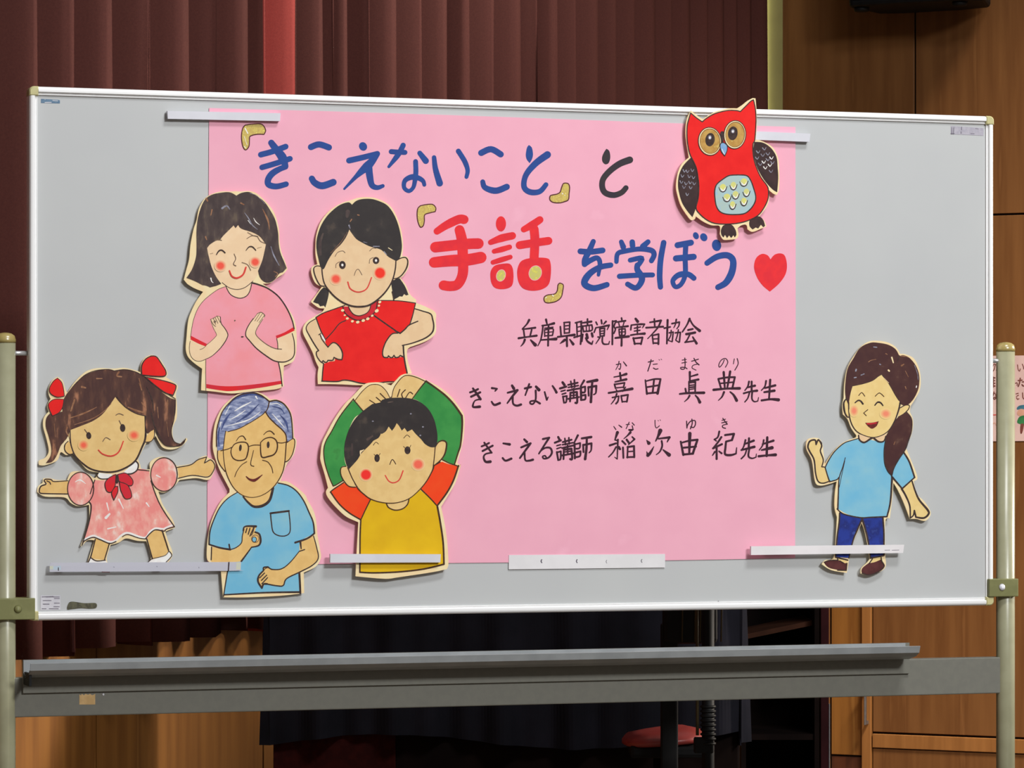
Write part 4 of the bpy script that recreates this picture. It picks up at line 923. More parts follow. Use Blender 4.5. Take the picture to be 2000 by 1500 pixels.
for t, ws_ in [(PK + ' 770,435!', (12, 10, 12)), ('I 770,435 985,408', (18,)), ('I 380,190 270,260 180,360 110,500 60,650 50,800! 180,840 300,860', (8, 12, 18)), ('I 300,860 370,835 430,780 440,700 460,620', (9,)), ('I 285,800 295,860', (14,)),
    ('I 450,240 510,310 580,357 680,345 760,280 800,140', (14, 26, 22)), ('I 860,80 980,110 1080,180 1160,290 1220,420 1270,540 1285,670! 1200,730 1060,778', (11, 12, 18)), ('I 1120,770 1130,850', (18, 10)), ('I 1110,880 1170,860', (10,)),
    ('I 1108,880 1000,1010 900,1085 790,1092 740,1062', (8, 11)), ('I 1275,700 1310,830 1330,960 1260,1045 1120,1120 960,1200 920,1280 850,1285 720,1262', (8, 11, 12)), ('I 1108,1130 1115,1250 1120,1370', (18,)), ('I 222,1390 700,1365 1120,1358', (12, 17)),
    ('I 288,1010 270,1100 245,1250 220,1410', (12, 9)), ('I 80,830 75,980', (10,)), ('I 550,830 500,900 430,995', (10, 16)),
    ('I 450,640 460,600 500,585 600,588', (11, 20)), ('I 480,660 495,610', (10,)), ('I 510,680 530,610', (10,)), ('I 530,700 575,600', (10,)), ('I 580,600 560,670 545,690', (7,)), ('I 590,655 640,680 655,760 630,812 550,832', (14, 18, 10)),
    ('I 740,1062 690,1070 690,1105! 635,1165 625,1235 670,1310! 690,1265 730,1262', (11, 16, 16)), ('I 700,1135 645,1190', (10,)), ('I 725,1160 665,1220', (10,)), ('I 735,1190 670,1260', (10,)), ('I 700,1090 740,1070 790,1095', (7,))]:
    a.line('ink_outline', 'ink', t, *ws_)
a.ell('ink_outline#o', 'ink_thin', 'I', 592, 732, 46, 46); a.ell('arm#3', 'skin_gold', 'I', 592, 732, 38, 38); a.ell('ink_outline#o2', 'ink', 'I', 580, 742, 29, 34); a.ell('shirt#2', 'blue_shirt', 'I', 580, 742, 21, 26)
a.fill('ear', 'skin_gold', 'H 175,820! 245,815! 250,950 270,1090! 210,1010 175,920'); a.fill('ear#2', 'skin_gold', 'H 1085,710! 1170,660 1195,690 1190,780 1160,880 1110,950 1055,970! 1080,850')
a.line('ink_outline', 'ink_brown', 'H 172,815 172,920 205,1010 270,1095', 9); a.line('ink_outline', 'ink_brown', 'H 1095,710 1170,660 1198,690 1190,780 1160,880 1110,950 1060,970', 10)
a.fill('face', 'skin_gold', 'H 250,600 245,800 255,950 280,1090 330,1220 400,1330 500,1410 620,1440 740,1420 850,1360 950,1260 1030,1120 1065,970 1085,700 1060,500 800,280 500,450')
a.line('ink_outline#f', 'ink_brown', 'H 248,700 245,800 255,950 280,1090 330,1220 400,1330 500,1410 620,1440 740,1420 850,1360 950,1260 1030,1120 1065,970 1085,700', 9, 9, 5, 11, 12)
a.fill('hair', 'hair_grey', 'H 860,165! 840,260 780,330 680,400 560,470 440,530 310,567! 278,555! 265,640 245,800! 170,820! 158,700 165,560 190,420 240,290 330,180 430,100 540,60 660,55 760,90')
a.fill('hair#2', 'hair_grey', 'H 865,165! 950,150 1030,180 1090,240 1140,330 1160,450 1172,652! 1100,702! 1080,610 1030,540 950,470 860,380 808,300! 845,220')
for t, m_, ws_ in [('H 300,240 380,140 520,75 660,60 780,110', 'blue_streak', (10, 50, 30)), ('H 340,320 270,420 220,540', 'blue_streak', (10, 34, 10)), ('H 720,200 620,300 520,380 420,440', 'blue_streak', (8, 36, 8)), ('H 620,170 480,240 400,290', 'white_paint', (6, 22, 8)), ('H 680,100 700,130', 'white_paint', (22, 10)),
    ('H 350,400 440,350 540,280', 'white_paint', (6, 16, 6)), ('H 330,230 270,340', 'white_paint', (8, 20, 8)), ('H 290,490 420,460 600,400 740,300', 'white_paint', (6, 18, 6)), ('H 900,230 1010,260 1060,330', 'blue_streak', (8, 20, 8)), ('H 1000,340 1080,440 1110,560', 'blue_streak', (8, 32, 10)),
    ('H 900,330 980,420 1060,510', 'white_paint', (6, 16, 6)), ('H 195,520 180,620 190,760', 'blue_streak', (14, 22, 14)), ('H 215,440 200,500', 'white_paint', (16, 8)), ('H 880,200 960,190 1030,230', 'white_paint', (6, 12, 6))]:
    a.line('hair_highlight', m_, t, *ws_)
for t, ws_ in [('H 310,565 440,530 560,470 680,400 780,330 800,300', (8,)), ('H 278,560 265,640 245,800', (8,)), ('H 158,760 160,560 190,420 240,290 330,180 430,100 540,58 660,52 760,88 860,165! 950,150 1030,180 1090,240 1140,330 1160,450 1172,655', (10, 9, 14, 11)), ('H 808,300 860,380 950,470 1030,540 1080,610 1090,700', (11,)), ('H 860,160 840,250 808,310', (13, 9))]:
    a.line('ink_outline#h', 'ink_brown', t, *ws_)
for t, ws_ in [('H 355,790 400,730 480,705 555,715 582,770 572,850 540,930 450,950 380,920 350,850', (9, 13, 9)), ('H 743,710 800,660 880,642 940,670 967,730 960,810 920,870 850,895 768,908 745,840', (9, 12, 15, 9))]:
    a.line('spectacles', 'ink_brown', t, *ws_, closed=True)
for t in ['H 582,765 650,745 735,745', 'H 215,818 300,800 355,775', 'H 965,710 1030,716 1100,698']: a.line('spectacles', 'ink_brown', t, 8)
a.ell('eye', 'ink', 'H', 475, 780, 17, 44, 5); a.ell('eye', 'ink', 'H', 845, 740, 18, 44)
for t, ws_ in [('H 420,690 460,635 510,625 545,672', (6, 10)), ('H 785,605 830,565 880,560 925,600', (6, 11)), ('H 650,815 630,900 612,980 620,1015 655,1027', (6, 8)), ('H 560,965 490,1010 430,1090 400,1165', (7,)), ('H 770,945 840,970 890,1040 908,1115', (7,))]:
    a.line('face_line', 'ink_brown', t, *ws_)
a.line('mouth', 'lip_dark', 'H 552,1162 600,1202 670,1210 765,1142', 8, 30, 8)
a.build()

# ---- boy with hands on his head
a = figure('boy_cutout', 'painted card cutout of a boy in yellow, orange and green, hands on his head', 'paper cutout', 775, 1128,
 'J 720,175 820,180 940,213! 1000,150 1060,90 1140,65 1250,90 1380,143! 1550,230 1700,350 1800,480 1870,600 1870,800 1850,950 1780,1200! 1825,1240! K 1750,45 1740,100 1680,280 1590,430 1510,560! 1550,750 1580,950 1600,1240 1580,1322! 1400,1360 1000,1420 820,1440 465,1410! 480,1100 500,750! 350,680 220,560 130,450 105,380 130,330! 90,170 40,0 J 40,1100 60,950 130,800 230,620 350,450 430,370 470,330! 600,200',
 [(760, 800), (775, 1040)], 0.0128)
a.fill('sleeve', 'green_paint', 'J 460,400! 600,560! 480,620 400,780 350,950 345,1150 370,1240! 310,1250 300,1330 330,1425! 240,1480 200,1497! 150,1380 95,1200 80,1040 110,920 180,800 260,650 350,520')
a.fill('sleeve#2', 'green_paint', 'J 1385,165! 1500,240 1640,350 1750,470 1840,600 1840,720 1820,960 1790,1080 1745,1220! 1680,1200 1590,1160! 1640,1050 1640,960 1600,920 1500,950! 1520,800 1480,650 1400,520 1300,420 1205,380!')
a.fill('hand', 'skin_tan', 'J 470,400! 570,290 660,215 740,200 810,220 880,290 922,370! 900,440 800,480 700,500 600,560!')
a.fill('hand#2', 'skin_tan', 'J 943,380! 970,260 1010,190 1080,110 1150,85 1260,110 1360,155! 1300,260 1210,385! 1100,420 1000,420')
a.fill('sleeve_band', 'orange_paint', 'K 320,265! 200,345 160,380! 260,520 380,630 530,720! 600,580 652,465! 560,400 470,315! 400,320')
a.fill('sleeve_band', 'orange_paint', 'K 1520,10! 1620,45 1722,65! 1660,240 1580,390 1465,547! 1370,450 1262,345! 1340,240 1410,110 1430,55!')
a.fill('neck', 'skin_tan', 'K 835,500! 870,570 950,600 1040,585 1100,530 1125,450!')
a.fill('shirt', 'yellow_paint', 'K 650,465! 750,500 840,515! 870,570 950,600 1040,585 1100,530 1120,460! 1200,400 1250,350! 1370,460 1460,560! 1500,750 1530,1000 1545,1260! 1300,1320 1000,1355 700,1365 520,1360! 525,1000 530,700! 590,590')
for t, ws_ in [('J 460,385 350,520 260,650 180,800 110,920 80,1040 95,1200 150,1380 200,1497! 240,1480 330,1425', (11,)), ('J 460,395 590,550', (11,)), ('J 480,405 570,290 660,215 740,200 810,220 880,290 922,370', (7,)), ('J 945,370 970,260 1010,190 1080,110 1150,85 1260,110 1370,160', (7, 9)),
    ('J 1385,160 1500,240 1640,350 1750,470 1840,600! 1845,720 1825,960 1790,1080 1745,1225', (17, 20, 13)), ('J 1385,155 1300,260 1208,385', (13, 9)), ('J 1590,1160 1680,1205 1745,1225! 1800,1245', (11,)),
    ('K 160,380 260,520 380,630 530,720', (13,)), ('K 320,265 200,345 158,380', (11,)), ('K 530,720 590,590 652,465', (11,)), ('K 1722,60 1660,240 1580,390 1465,545', (16,)), ('K 1262,345 1370,450 1470,560', (11,)), ('K 1262,340 1340,240 1410,110 1425,55', (8,)), ('K 1430,55 1500,15', (9,)),
    ('K 530,720 522,900 520,1100 518,1360! 700,1367 1000,1355 1300,1320 1545,1262! 1535,1000 1500,750 1465,560', (13, 17)), ('K 840,515 870,570 950,602 1040,585 1100,530 1118,460', (11,)),
    ('J 800,315 870,385', (9,)), ('J 750,365 820,425', (9,)), ('J 665,400 735,445', (8,)), ('J 1050,265 1020,355', (10,)), ('J 1120,270 1075,320 1088,370', (10,)), ('J 1215,322 1175,300 1125,370', (9,)), ('J 940,360 920,380', (7,))]:
    a.line('ink_outline', 'ink_brown', t, *ws_)
a.fill('ear', 'skin_tan', 'K 350,70! 290,90 290,170 340,260 390,310 465,322! 400,130'); a.fill('ear#2', 'skin_tan', 'J 1495,1020! 1540,940 1610,930 1640,970 1620,1080 1570,1160 1485,1235!')
a.line('ink_outline', 'ink_brown', 'K 350,68 290,85 288,170 335,260 390,312 465,322', 9); a.line('ink_outline', 'ink_brown', 'J 1500,1000 1545,935 1610,918 1645,960 1625,1080 1570,1165 1480,1238', 10, 17, 9)
a.fill('face', 'skin_tan', 'J 395,1180 430,1350 490,1470 K 560,400 640,460 750,500 880,520 1000,505 1120,460 1230,370 1330,250 1400,120 1425,20 J 1500,1000 1300,700 1000,600 700,800 500,1000')
a.line('ink_outline#f', 'ink_brown', 'J 385,1260 440,1390 490,1480 K 500,345 560,400 640,460 750,500 880,517 1000,505 1120,460 1230,370 1330,250 1400,120 1415,50 J 1490,1120 1500,1000', 11, 8, 10)
a.fill('hair', 'hair_black', 'J 700,450! 800,430 820,400! 880,380 1000,370 1150,375 1280,410 1400,500 1480,630 1520,780 1530,900 1510,1000! 1440,1000 1370,960 1320,900 1250,830 1205,775! 1145,805! 1110,755! 1075,790! 1040,730 1010,695! 985,745 950,792! 908,738! 870,800 820,832! 810,825! 780,880 715,917! 660,980 560,1080 510,1160 405,1278! 370,1220 345,1100 350,950 400,780 480,640 580,540')
for t, ws_ in [('J 640,900 700,860', (34, 20)), ('J 440,960 440,1100', (20, 30)), ('J 900,430 960,420', (16,))]: a.line('hair_highlight', 'hair_dark', t, *ws_)
for x, y in [(705, 670), (1310, 850), (1345, 742), (1190, 575)]: a.ell('hair_highlight#d', 'grey_streak', 'J', x, y, 12, 9)
a.fill('hair_highlight#c', 'card_cream', 'J 540,1050 560,1040 600,1030 560,1065 545,1105')
a.ell('eye', 'ink', 'J', 760, 1140, 34, 50); a.ell('eye', 'ink', 'J', 1148, 1040, 38, 50)
for t, w_ in [('J 712,975 745,937 778,960', 6), ('J 1100,885 1140,845 1178,872', 6), ('J 922,1220 955,1157 998,1215', 8), ('J 722,1090 740,1110', 5), ('J 800,1080 785,1105', 5), ('J 1097,990 1115,1010', 5), ('J 1190,975 1178,1005', 5)]: a.line('face_line', 'ink_brown', t, w_)
a.line('mouth', 'lip_red', 'K 828,178 870,245 930,268 1000,230 1045,122', 10, 12)
a.ell('cheek#1', 'rouge_boy', 'J', 618, 1352, 86, 86); a.ell('cheek#2', 'rouge_boy_soft', 'J', 1283, 1220, 88, 84)
a.build()

# ---- woman with the long ponytail, waving
a = figure('waving_woman_cutout', 'painted card cutout of a waving woman with brown ponytail, blue shirt and jeans', 'paper cutout', 1690, 1125,
 'L 950,45 1050,38 1180,58 1290,120 1352,212! 1420,218 1530,270 1600,400 1625,550 1610,700 1540,830 1490,905! 1480,985! 1520,1080 1520,1200 1490,1320 1430,1440 M 1050,180! 1100,300 1160,460 1125,500! 1150,620 1230,700 1290,810 1240,885 1150,868 1085,868! 1030,720 970,590 925,515! 915,650 890,862! 845,895 845,1230! 840,1350 700,1417 605,1402! 610,1350 680,1280 690,1220 650,1010 615,905! 530,1100 500,1220 470,1395! 320,1368 225,1310! 260,1270 340,1250 360,1100 375,850! 350,750 355,600 372,500! 310,522 210,542 160,500 130,300 75,180 90,90 190,78 230,130 240,200 255,335! 340,210 440,120 560,73! L 770,1300! 700,1200 650,1080 590,1020! 580,900 600,800! 610,600 650,400 750,220 850,100',
 [(1695, 760), (1700, 950)], 0.0105)
a.fill('arm', 'skin_yellow', 'M 255,360! 225,360 242,280 212,210 225,150 195,95 160,97 110,110 90,160 110,210 150,290 165,420 190,500 240,515 305,497!')
a.fill('arm#2', 'skin_yellow', 'M 1005,570! 1110,495! 1140,600 1180,680 1260,780 1265,820 1220,855 1145,850 1130,785! 1120,830 1090,858! 1085,740 1040,640')
a.fill('trousers', 'jeans', 'M 400,800! 500,840 620,850! 590,920 540,1050 490,1250! 360,1240! 375,1050 395,900'); a.fill('trousers#2', 'jeans', 'M 620,850! 820,840! 830,1000 830,1230! 700,1252! 690,1150 660,1000 630,890')
a.fill('ankle', 'skin_yellow', 'M 375,1250! 480,1262! 465,1310! 385,1280!'); a.fill('ankle#2', 'skin_yellow', 'M 715,1252! 812,1240! 805,1290! 705,1310!')
a.fill('shoe', 'shoe_brown', 'M 248,1290 300,1272 380,1270 430,1295 472,1300! 465,1370! 380,1365 290,1342'); a.fill('shoe#2', 'shoe_brown', 'M 805,1262! 835,1330 780,1380 690,1412 620,1397 620,1350 680,1300! 740,1290')
a.fill('shirt', 'blue_shirt', 'M 600,88! 520,100 440,130 350,210 290,300 260,365! 300,502! 370,480 392,460! 385,600 385,770! 500,830 700,855 862,845! 900,700 912,460! 1010,572! 1132,460! 1080,310 1020,210! 900,100 850,100! 780,110 700,95')
for t, ws_ in [('M 590,80 520,100 440,130 350,210 290,300 258,365! 280,440 302,505', (7, 10)), ('M 302,505 370,485 392,462', (9,)), ('M 455,270 430,360 395,470 388,600 382,770', (6, 9, 12)), ('M 395,560 420,440 450,300', (5,)), ('M 375,770 440,820 600,855 700,852 862,845! 895,700 912,460', (9, 11, 16)),
    ('M 915,460 1010,572! 1132,462', (14, 10)), ('M 1020,210 1080,310 1132,462', (13,)), ('M 250,360 225,358! 240,290 212,205 225,150 195,95 180,115! 170,140! 160,97 110,108 90,160 108,210 150,290 165,420 190,500 240,518 305,497', (8, 13, 9)),
    ('M 205,100 225,130 218,170', (6,)), ('M 1108,500 1140,600 1180,685 1260,780 1268,820 1222,858 1145,850! 1130,785! 1120,832 1090,858! 1085,740 1045,640 1005,572', (10, 16, 10, 14)),
    ('M 400,810 395,900 375,1050 360,1240', (11,)), ('M 360,1240 480,1270', (10,)), ('M 620,868 570,980 530,1080 490,1250', (13, 8)), ('M 620,868 660,1000 690,1150 700,1245', (14, 10)), ('M 822,850 832,1000 832,1225! 700,1250', (12,)), ('M 375,1240 385,1270', (8,)), ('M 400,1275 440,1298', (6,)),
    ('M 248,1290 300,1272 380,1270', (7,)), ('M 472,1300 465,1370! 380,1367', (8,)), ('M 720,1258 690,1300', (8,)), ('M 805,1245 812,1280 835,1330 780,1382 690,1414 620,1397', (9,))]:
    a.line('ink_outline', 'ink', t, *ws_)
a.fill('ear', 'skin_yellow', 'L 655,880! 625,820 600,880 610,980 665,1050!'); a.fill('ear#2', 'skin_yellow', 'L 1350,935! 1420,895 1470,900 1460,950 1400,1010 1325,1055!')
a.line('ink_outline', 'ink', 'L 625,820 600,870 610,975 640,1045 665,1055', 14, 20, 10); a.line('ink_outline', 'ink', 'L 1355,930 1420,895 1472,900 1460,950 1400,1010 1330,1052', 10)
a.fill('hair', 'hair_wine', 'L 1440,990! 1490,1050 1510,1120 1500,1250 1460,1370 M 1040,190 980,280 930,370 905,440! 870,400 840,320 835,200 850,80 L 1160,1310! 1230,1180 1300,1080 1330,1050!')
a.line('ink_outline#p', 'ink', 'L 1440,990 1490,1050 1510,1120 1500,1250 1460,1370 M 1040,190 980,280 930,370 908,450', 6, 9, 10); a.line('ink_outline#p', 'ink', 'M 850,90 835,200 840,320 870,400 905,440', 8)
a.line('hair_highlight', 'tan_streak', 'M 940,115 930,140', 8)
a.fill('collar', 'skin_peach', 'M 585,40! 600,90 640,112 700,82 730,70!'); a.fill('collar', 'skin_peach', 'M 728,75! 780,112 830,105 860,30!')
a.line('ink_outline#c', 'ink', 'M 585,50 595,95 640,120 700,85 728,72! 780,112 830,108 850,60', 9, 14, 9)
a.fill('face', 'skin_yellow', 'L 665,880 670,1000 700,1130 760,1230 850,1290 980,1325 1100,1300 1200,1230 1280,1100 1330,960 1350,870 1200,550 1110,480 850,600 710,640')
a.line('ink_outline#f', 'ink', 'L 665,860 670,1000 700,1130 760,1230 850,1290 980,1325 1100,1300 1200,1230 1280,1100 1330,960 1352,860', 14, 9, 9, 18)
a.fill('hair#2', 'hair_wine', 'L 950,65 1060,65 1190,90 1290,150 1340,240! 1400,230 1480,270 1560,370 1605,500 1600,650 1560,760 1500,850 1430,900 1370,885! 1330,830 1280,750 1230,660 1180,580 1110,490! 1060,515 980,570 860,610 718,642! 690,740 665,885! 630,800 620,650 650,420 730,270 820,130')
for t, m_, ws_ in [('L 1110,495 1180,580 1230,660 1280,750 1330,830', 'ink', (9,)), ('L 718,640 860,610 980,570 1060,512 1110,485', 'ink', (8,)), ('L 1340,235 1310,330', 'ink', (12, 6)), ('L 1240,260 1260,330', 'card_cream', (20, 14)), ('L 930,320 960,300 1030,285', 'tan_streak', (10, 6)), ('L 1195,430 1205,440', 'card_cream', (22,)), ('L 765,420 760,440', 'grey_streak', (20,)),
    ('L 830,495 870,480', 'grey_streak', (14,)), ('L 740,530 765,525', 'grey_streak', (14,)), ('L 1000,120 1040,125', 'grey_streak', (14,)), ('L 1540,360 1580,470 1590,560', 'grey_streak', (5, 8, 5)), ('L 1570,640 1565,660', 'white_paint', (12,)), ('L 1420,440 1460,520', 'tan_streak', (8, 14, 6)), ('L 1140,540 1200,600', 'skin_peach', (8, 18, 6)),
    ('L 1350,240 1430,245 1460,260', 'tan_streak', (6, 12, 6)), ('L 1080,350 1090,355', 'grey_streak', (16,)), ('L 1370,370 1400,350', 'tan_streak', (22, 12)), ('L 1420,650 1430,680', 'tan_streak', (14, 8)), ('L 1160,210 1180,220', 'tan_streak', (14, 8)), ('L 630,790 660,870', 'ink', (10,))]:
    a.line('hair_highlight', m_, t, *ws_)
for t, ws_, m_ in [('L 800,765 840,728 880,775', (8,), 'ink_brown'), ('L 1020,775 1075,733 1135,780', (8,), 'ink_brown'), ('L 920,955 865,1000! 900,1035', (8,), 'ink_brown')]: a.line('face_line', m_, t, *ws_)
a.line('eye', 'ink', 'L 752,862 790,833 825,840 855,878', 12, 18); a.line('eye', 'ink', 'L 1015,895 1050,857 1090,862 1122,900', 12, 17, 12)
a.fill('mouth', 'lip_dark', 'L 885,1130! 980,1128 1066,1108! 1040,1170 980,1207 930,1182'); a.line('mouth#u', 'red_collar', 'L 915,1143 975,1142 1030,1130', 14)
a.ell('cheek#1', 'rouge_soft', 'L', 737, 970, 66, 86); a.ell('cheek#2', 'rouge_soft', 'L', 1160, 1010, 84, 74)
a.build()

# ------------------------------------------------------------ magnet bars and strips holding the sheets
mat('bar_grey', (214, 214, 222), (208, 208, 216), scale=20, rough=0.45)
mat('bar_white', (232, 228, 230), (226, 222, 224), scale=20, rough=0.45)
mat('bar_edge', (120, 108, 110), rough=0.6)
mat('tag_white', (226, 224, 226), (220, 218, 220), scale=20, rough=0.7)
def bar(label, txt, dfront, thick, m, px, py, cat='magnet', name='magnet_bar', group='magnet bars holding the sheets'):
    e, a_ = art_thing(name, label, cat, px, py, dfront, group=group)
    a_.card(m, txt, thick, 'strip')
    return e, a_
e, a = bar('grey magnet bar at the upper left corner of the pink paper', 'Z 327,216.5! 548,221! 547,236.5! 328,232!', 0.0105, 0.0078, 'bar_grey', 437, 236); a.build()
e, a = bar('grey magnet bar right of the owl at the upper right corner', 'Z 1425,254! 1583,261! 1581,277! 1425,271!', 0.0112, 0.0085, 'bar_grey', 1505, 276); a.build()
e, a = bar('grey magnet bar across the yellow shirt of the boy', 'Z 645,1082! 861,1082.5! 860,1098.5! 645,1099!', 0.0206, 0.0058, 'bar_grey', 750, 1099)
bm = bmesh.new(); u, _, z = BOARD.loc(660, 1092, 0); u2 = BOARD.loc(690, 1092, 0)[0]; add_box(bm, u - a.u0, u2 - a.u0, -0.0148, -0.0140, z - a.z0 - .006, z - a.z0 + .004); bm_obj('magnet_foot', bm, 'bar_edge', e); a.build()
e, a = bar('white magnet bar across the legs of the waving woman', 'Z 1467,1067! 1766,1064! 1764,1080! 1467,1084!', 0.0180, 0.0058, 'bar_white', 1615, 1083)
bm = bmesh.new(); u, _, z = BOARD.loc(1490, 1076, 0); u2 = BOARD.loc(1540, 1076, 0)[0]; add_box(bm, u - a.u0, u2 - a.u0, -0.0124, -0.0019, z - a.z0 - .005, z - a.z0 + .005); bm_obj('magnet_foot', bm, 'bar_edge', e)
for t in ['Z 1728,1074.5 1738,1074.3', 'Z 1742,1074.6 1756,1074.2']: a.line('print', 'label_ink', t, 0.9)
a.build()
# flat white paper tag with four small ticks
e, a = bar('flat white label strip with four small marks at the lower paper edge', 'Z 994,1084! 1299,1082! 1299,1108.5! 993.5,1112!', 0.0026, 0.0007, 'tag_white', 1146, 1111, 'label', 'label_strip', None)
for x, y, w_ in [(1057.3, 1096, 2.2), (1126.3, 1096, 2.0), (1184.3, 1097, 1.0), (1253, 1095.5, 1.4)]:
    a.line('print', 'label_ink', 'Z %.1f,%.1f %.1f,%.1f %.1f,%.1f' % (x + .8, y - 3, x - .6, y, x + .8, y + 3), w_)
a.build()
# translucent plastic strip at the lower left
m = bpy.data.materials.new('clear_strip'); m.use_nodes = True; MATS['clear_strip'] = m
nt = m.node_tree; b = nt.nodes['Principled BSDF']; b.inputs['Base Color'].default_value = alb((206, 206, 218)); b.inputs['Roughness'].default_value = 0.25
tr_ = nt.nodes.new('ShaderNodeBsdfTransparent'); mx = nt.nodes.new('ShaderNodeMixShader'); mx.inputs[0].default_value = 0.82
nt.links.new(tr_.outputs[0], mx.inputs[1]); nt.links.new(b.outputs[0], mx.inputs[2]); nt.links.new(mx.outputs[0], nt.nodes['Material Output'].inputs[0])
mat('strip_tint', (206, 204, 180), (198, 204, 190), scale=80)
mat('strip_blue', (178, 196, 212), (186, 200, 212), scale=80)
mat('strip_dark', (60, 44, 50), rough=0.7)
e, a = bar('long translucent plastic strip under the feet of the pigtail girl', 'Z 97,1105! 99,1099! 471,1097.5! 470,1113.5! 440,1115 97,1117!', 0.0128, 0.0008, 'clear_strip', 285, 1116, 'ruler', 'plastic_strip', None)
a.fill('end_tint', 'strip_tint', 'Z 97,1106! 104,1105! 104,1112! 97,1112!'); a.fill('end_tint#b', 'strip_blue', 'Z 104,1106! 119,1105! 119,1113! 104,1113!')
a.fill('end_tint#c', 'strip_tint', 'Z 462,1098.5! 470,1098.5! 469.5,1112! 461,1112.5!')
a.line('print', 'strip_dark', 'Z 114,1109 114,1114', 1.8); a.line('print', 'strip_dark', 'Z 447,1099 446,1114', 2.6); a.line('print', 'shoe_brown', 'Z 199,1117 214,1117.4', 1.4)
for x, y in [(222, 1107), (306, 1106), (388, 1108)]: a.line('print', 'grey_streak', 'Z %d,%d %d,%d' % (x, y, x + 1, y + 1), 1.2)
a.build()
bm = bmesh.new()
for x in (110, 300): 
    u, _, z = BOARD.loc(x, 1110, 0); add_box(bm, u - a.u0, u - a.u0 + .012, -0.0119, -0.0001, z - a.z0 - .003, z - a.z0 + .002)
bm_obj('spacer', bm, 'clear_strip', e)

# ------------------------------------------------------------ lettering painted on the pink paper
mat('paint_blue', (34, 74, 146), (40, 68, 138), scale=60, rough=0.7)
mat('paint_red', (232, 44, 50), (222, 40, 52), scale=50, rough=0.7)
mat('paint_black', (50, 44, 54), (56, 48, 52), scale=60, rough=0.7)
mat('brush_ink', (54, 26, 40), (64, 34, 48), scale=260, rough=0.8)
mat('gold_glitter', (206, 184, 92), (190, 160, 84), (228, 214, 104), scale=260, rough=0.4, lo=0.42, hi=0.58)
mat('gold_dust', (196, 188, 110), (200, 196, 90), (224, 214, 96), scale=260, rough=0.4, lo=0.42, hi=0.58)
mat('pink_rim', (246, 170, 180), rough=0.8)
PA.d = 0.0018
NCH = [0]
def char(name, m, *strokes):
    NCH[0] += 1; k = '%s#%d' % (name, NCH[0]); PA.d = 0.0018 + (NCH[0] % 3) * 0.00002
    for s_ in strokes:
        if s_[0] == 'F': PA.fill(k, m, s_[1])
        elif s_[0] == 'E': PA.ell(k, m, *s_[1:])
        else: PA.line(k, m, s_[0], *s_[1:])
B_ = 'paint_blue'
char('big_letter', B_, ('N 310,450 450,412 612,352', 70, 70), ('N 325,605 480,560 665,500', 68), ('N 437,305 500,390 570,480 612,590', 76, 90, 110, 70), ('N 612,600 540,625 450,680 400,750 405,815 500,838 618,810', 64, 80, 74, 66))
char('big_letter', B_, ('N 922,357 1020,325 1140,362', 76), ('N 932,742 970,795 1060,830 1193,787', 74, 86, 84))
char('big_letter', B_, ('E', 'N', 1557, 350, 48, 54, -30), ('N 1387,522 1550,485 1732,438', 72, 70, 66), ('N 1732,440 1640,560 1500,690 1328,868', 66, 110, 50, 26), ('N 1625,590 1637,700 1665,820 1730,852 1798,832', 90, 84, 70, 46))
char('big_letter', B_, ('O 75,190 140,195 215,198', 52), ('O 197,125 150,215 50,345', 54, 56, 30), ('O 368,205 430,285', 50, 64), ('O 325,292 328,400 318,490 300,560 255,595 208,560 215,490 280,452 350,460 400,490 415,530', 50, 52, 40, 44, 60, 40))
char('big_letter', B_, ('O 515,250 530,370 573,515', 46, 58, 68), ('O 765,185 830,290 860,380 848,450', 52, 52, 40))
char('big_letter', B_, ('O 1000,203 1100,165 1200,218', 64), ('O 1015,500 1040,560 1150,592 1262,552', 50, 66, 64))
char('big_letter', B_, ('F', 'O 1490,122! 1520,150 1532,220 1520,270 1498,308! 1468,270 1458,220 1470,150'), ('O 1680,222 1560,310 1460,430 1440,550 1500,605 1600,600 1665,530', 74, 66, 56, 60, 50))
char('big_letter', 'paint_black', ('F', 'P 1245,205! 1300,250 1320,370 1290,480 1225,508 1170,460 1160,370 1200,270'), ('P 1700,422 1500,500 1310,640 1180,800 1165,960 1230,1070 1390,1110 1540,1060 1625,970', 134, 122, 114, 116, 104))
R_ = 'paint_red'
char('big_letter', R_, ('Q 335,385 450,310 600,240 665,242', 84, 105, 110), ('Q 315,580 500,560 700,540 840,535', 130), ('Q 300,765 500,745 700,735 870,705', 130, 145, 140), ('Q 610,370 640,500 650,700 650,900 590,1030 500,1055 415,1045', 120, 130, 125, 125, 120, 120))
char('big_letter', R_, ('E', 'Q', 1115, 295, 62, 93), ('Q 990,520 1120,470 1255,440', 66, 95, 90), ('Q 1032,630 1130,605 1220,578', 58, 70, 62), ('Q 1018,765 1130,730 1230,700', 58, 66, 56), ('F', 'Q 1050,800 1150,780 1225,785 1262,850 1267,980 1240,1060 1150,1092 1050,1080 1000,1020 985,920 1000,850'),
     ('Q 1395,362 1500,305 1590,245', 74, 95, 88), ('Q 1345,555 1500,530 1695,502', 98, 96), ('Q 1520,360 1530,500 1520,720', 110), ('F', 'Q 1400,730 1530,708 1680,715 1720,770 1725,900 1700,1030 1620,1092 1500,1112 1390,1085 1330,1005 1313,880 1340,780'))
for cx, cy, rx, ry in ((1115, 925, 50, 68), (1534, 895, 72, 86)):
    NCH[0] += 1; PA.ell('glitter_dot#%dr' % NCH[0], 'pink_rim', 'Q', cx, cy, rx + 8, ry + 8, 18); PA.ell('glitter_dot#%d' % NCH[0], 'gold_dust', 'Q', cx, cy, rx, ry, 18)
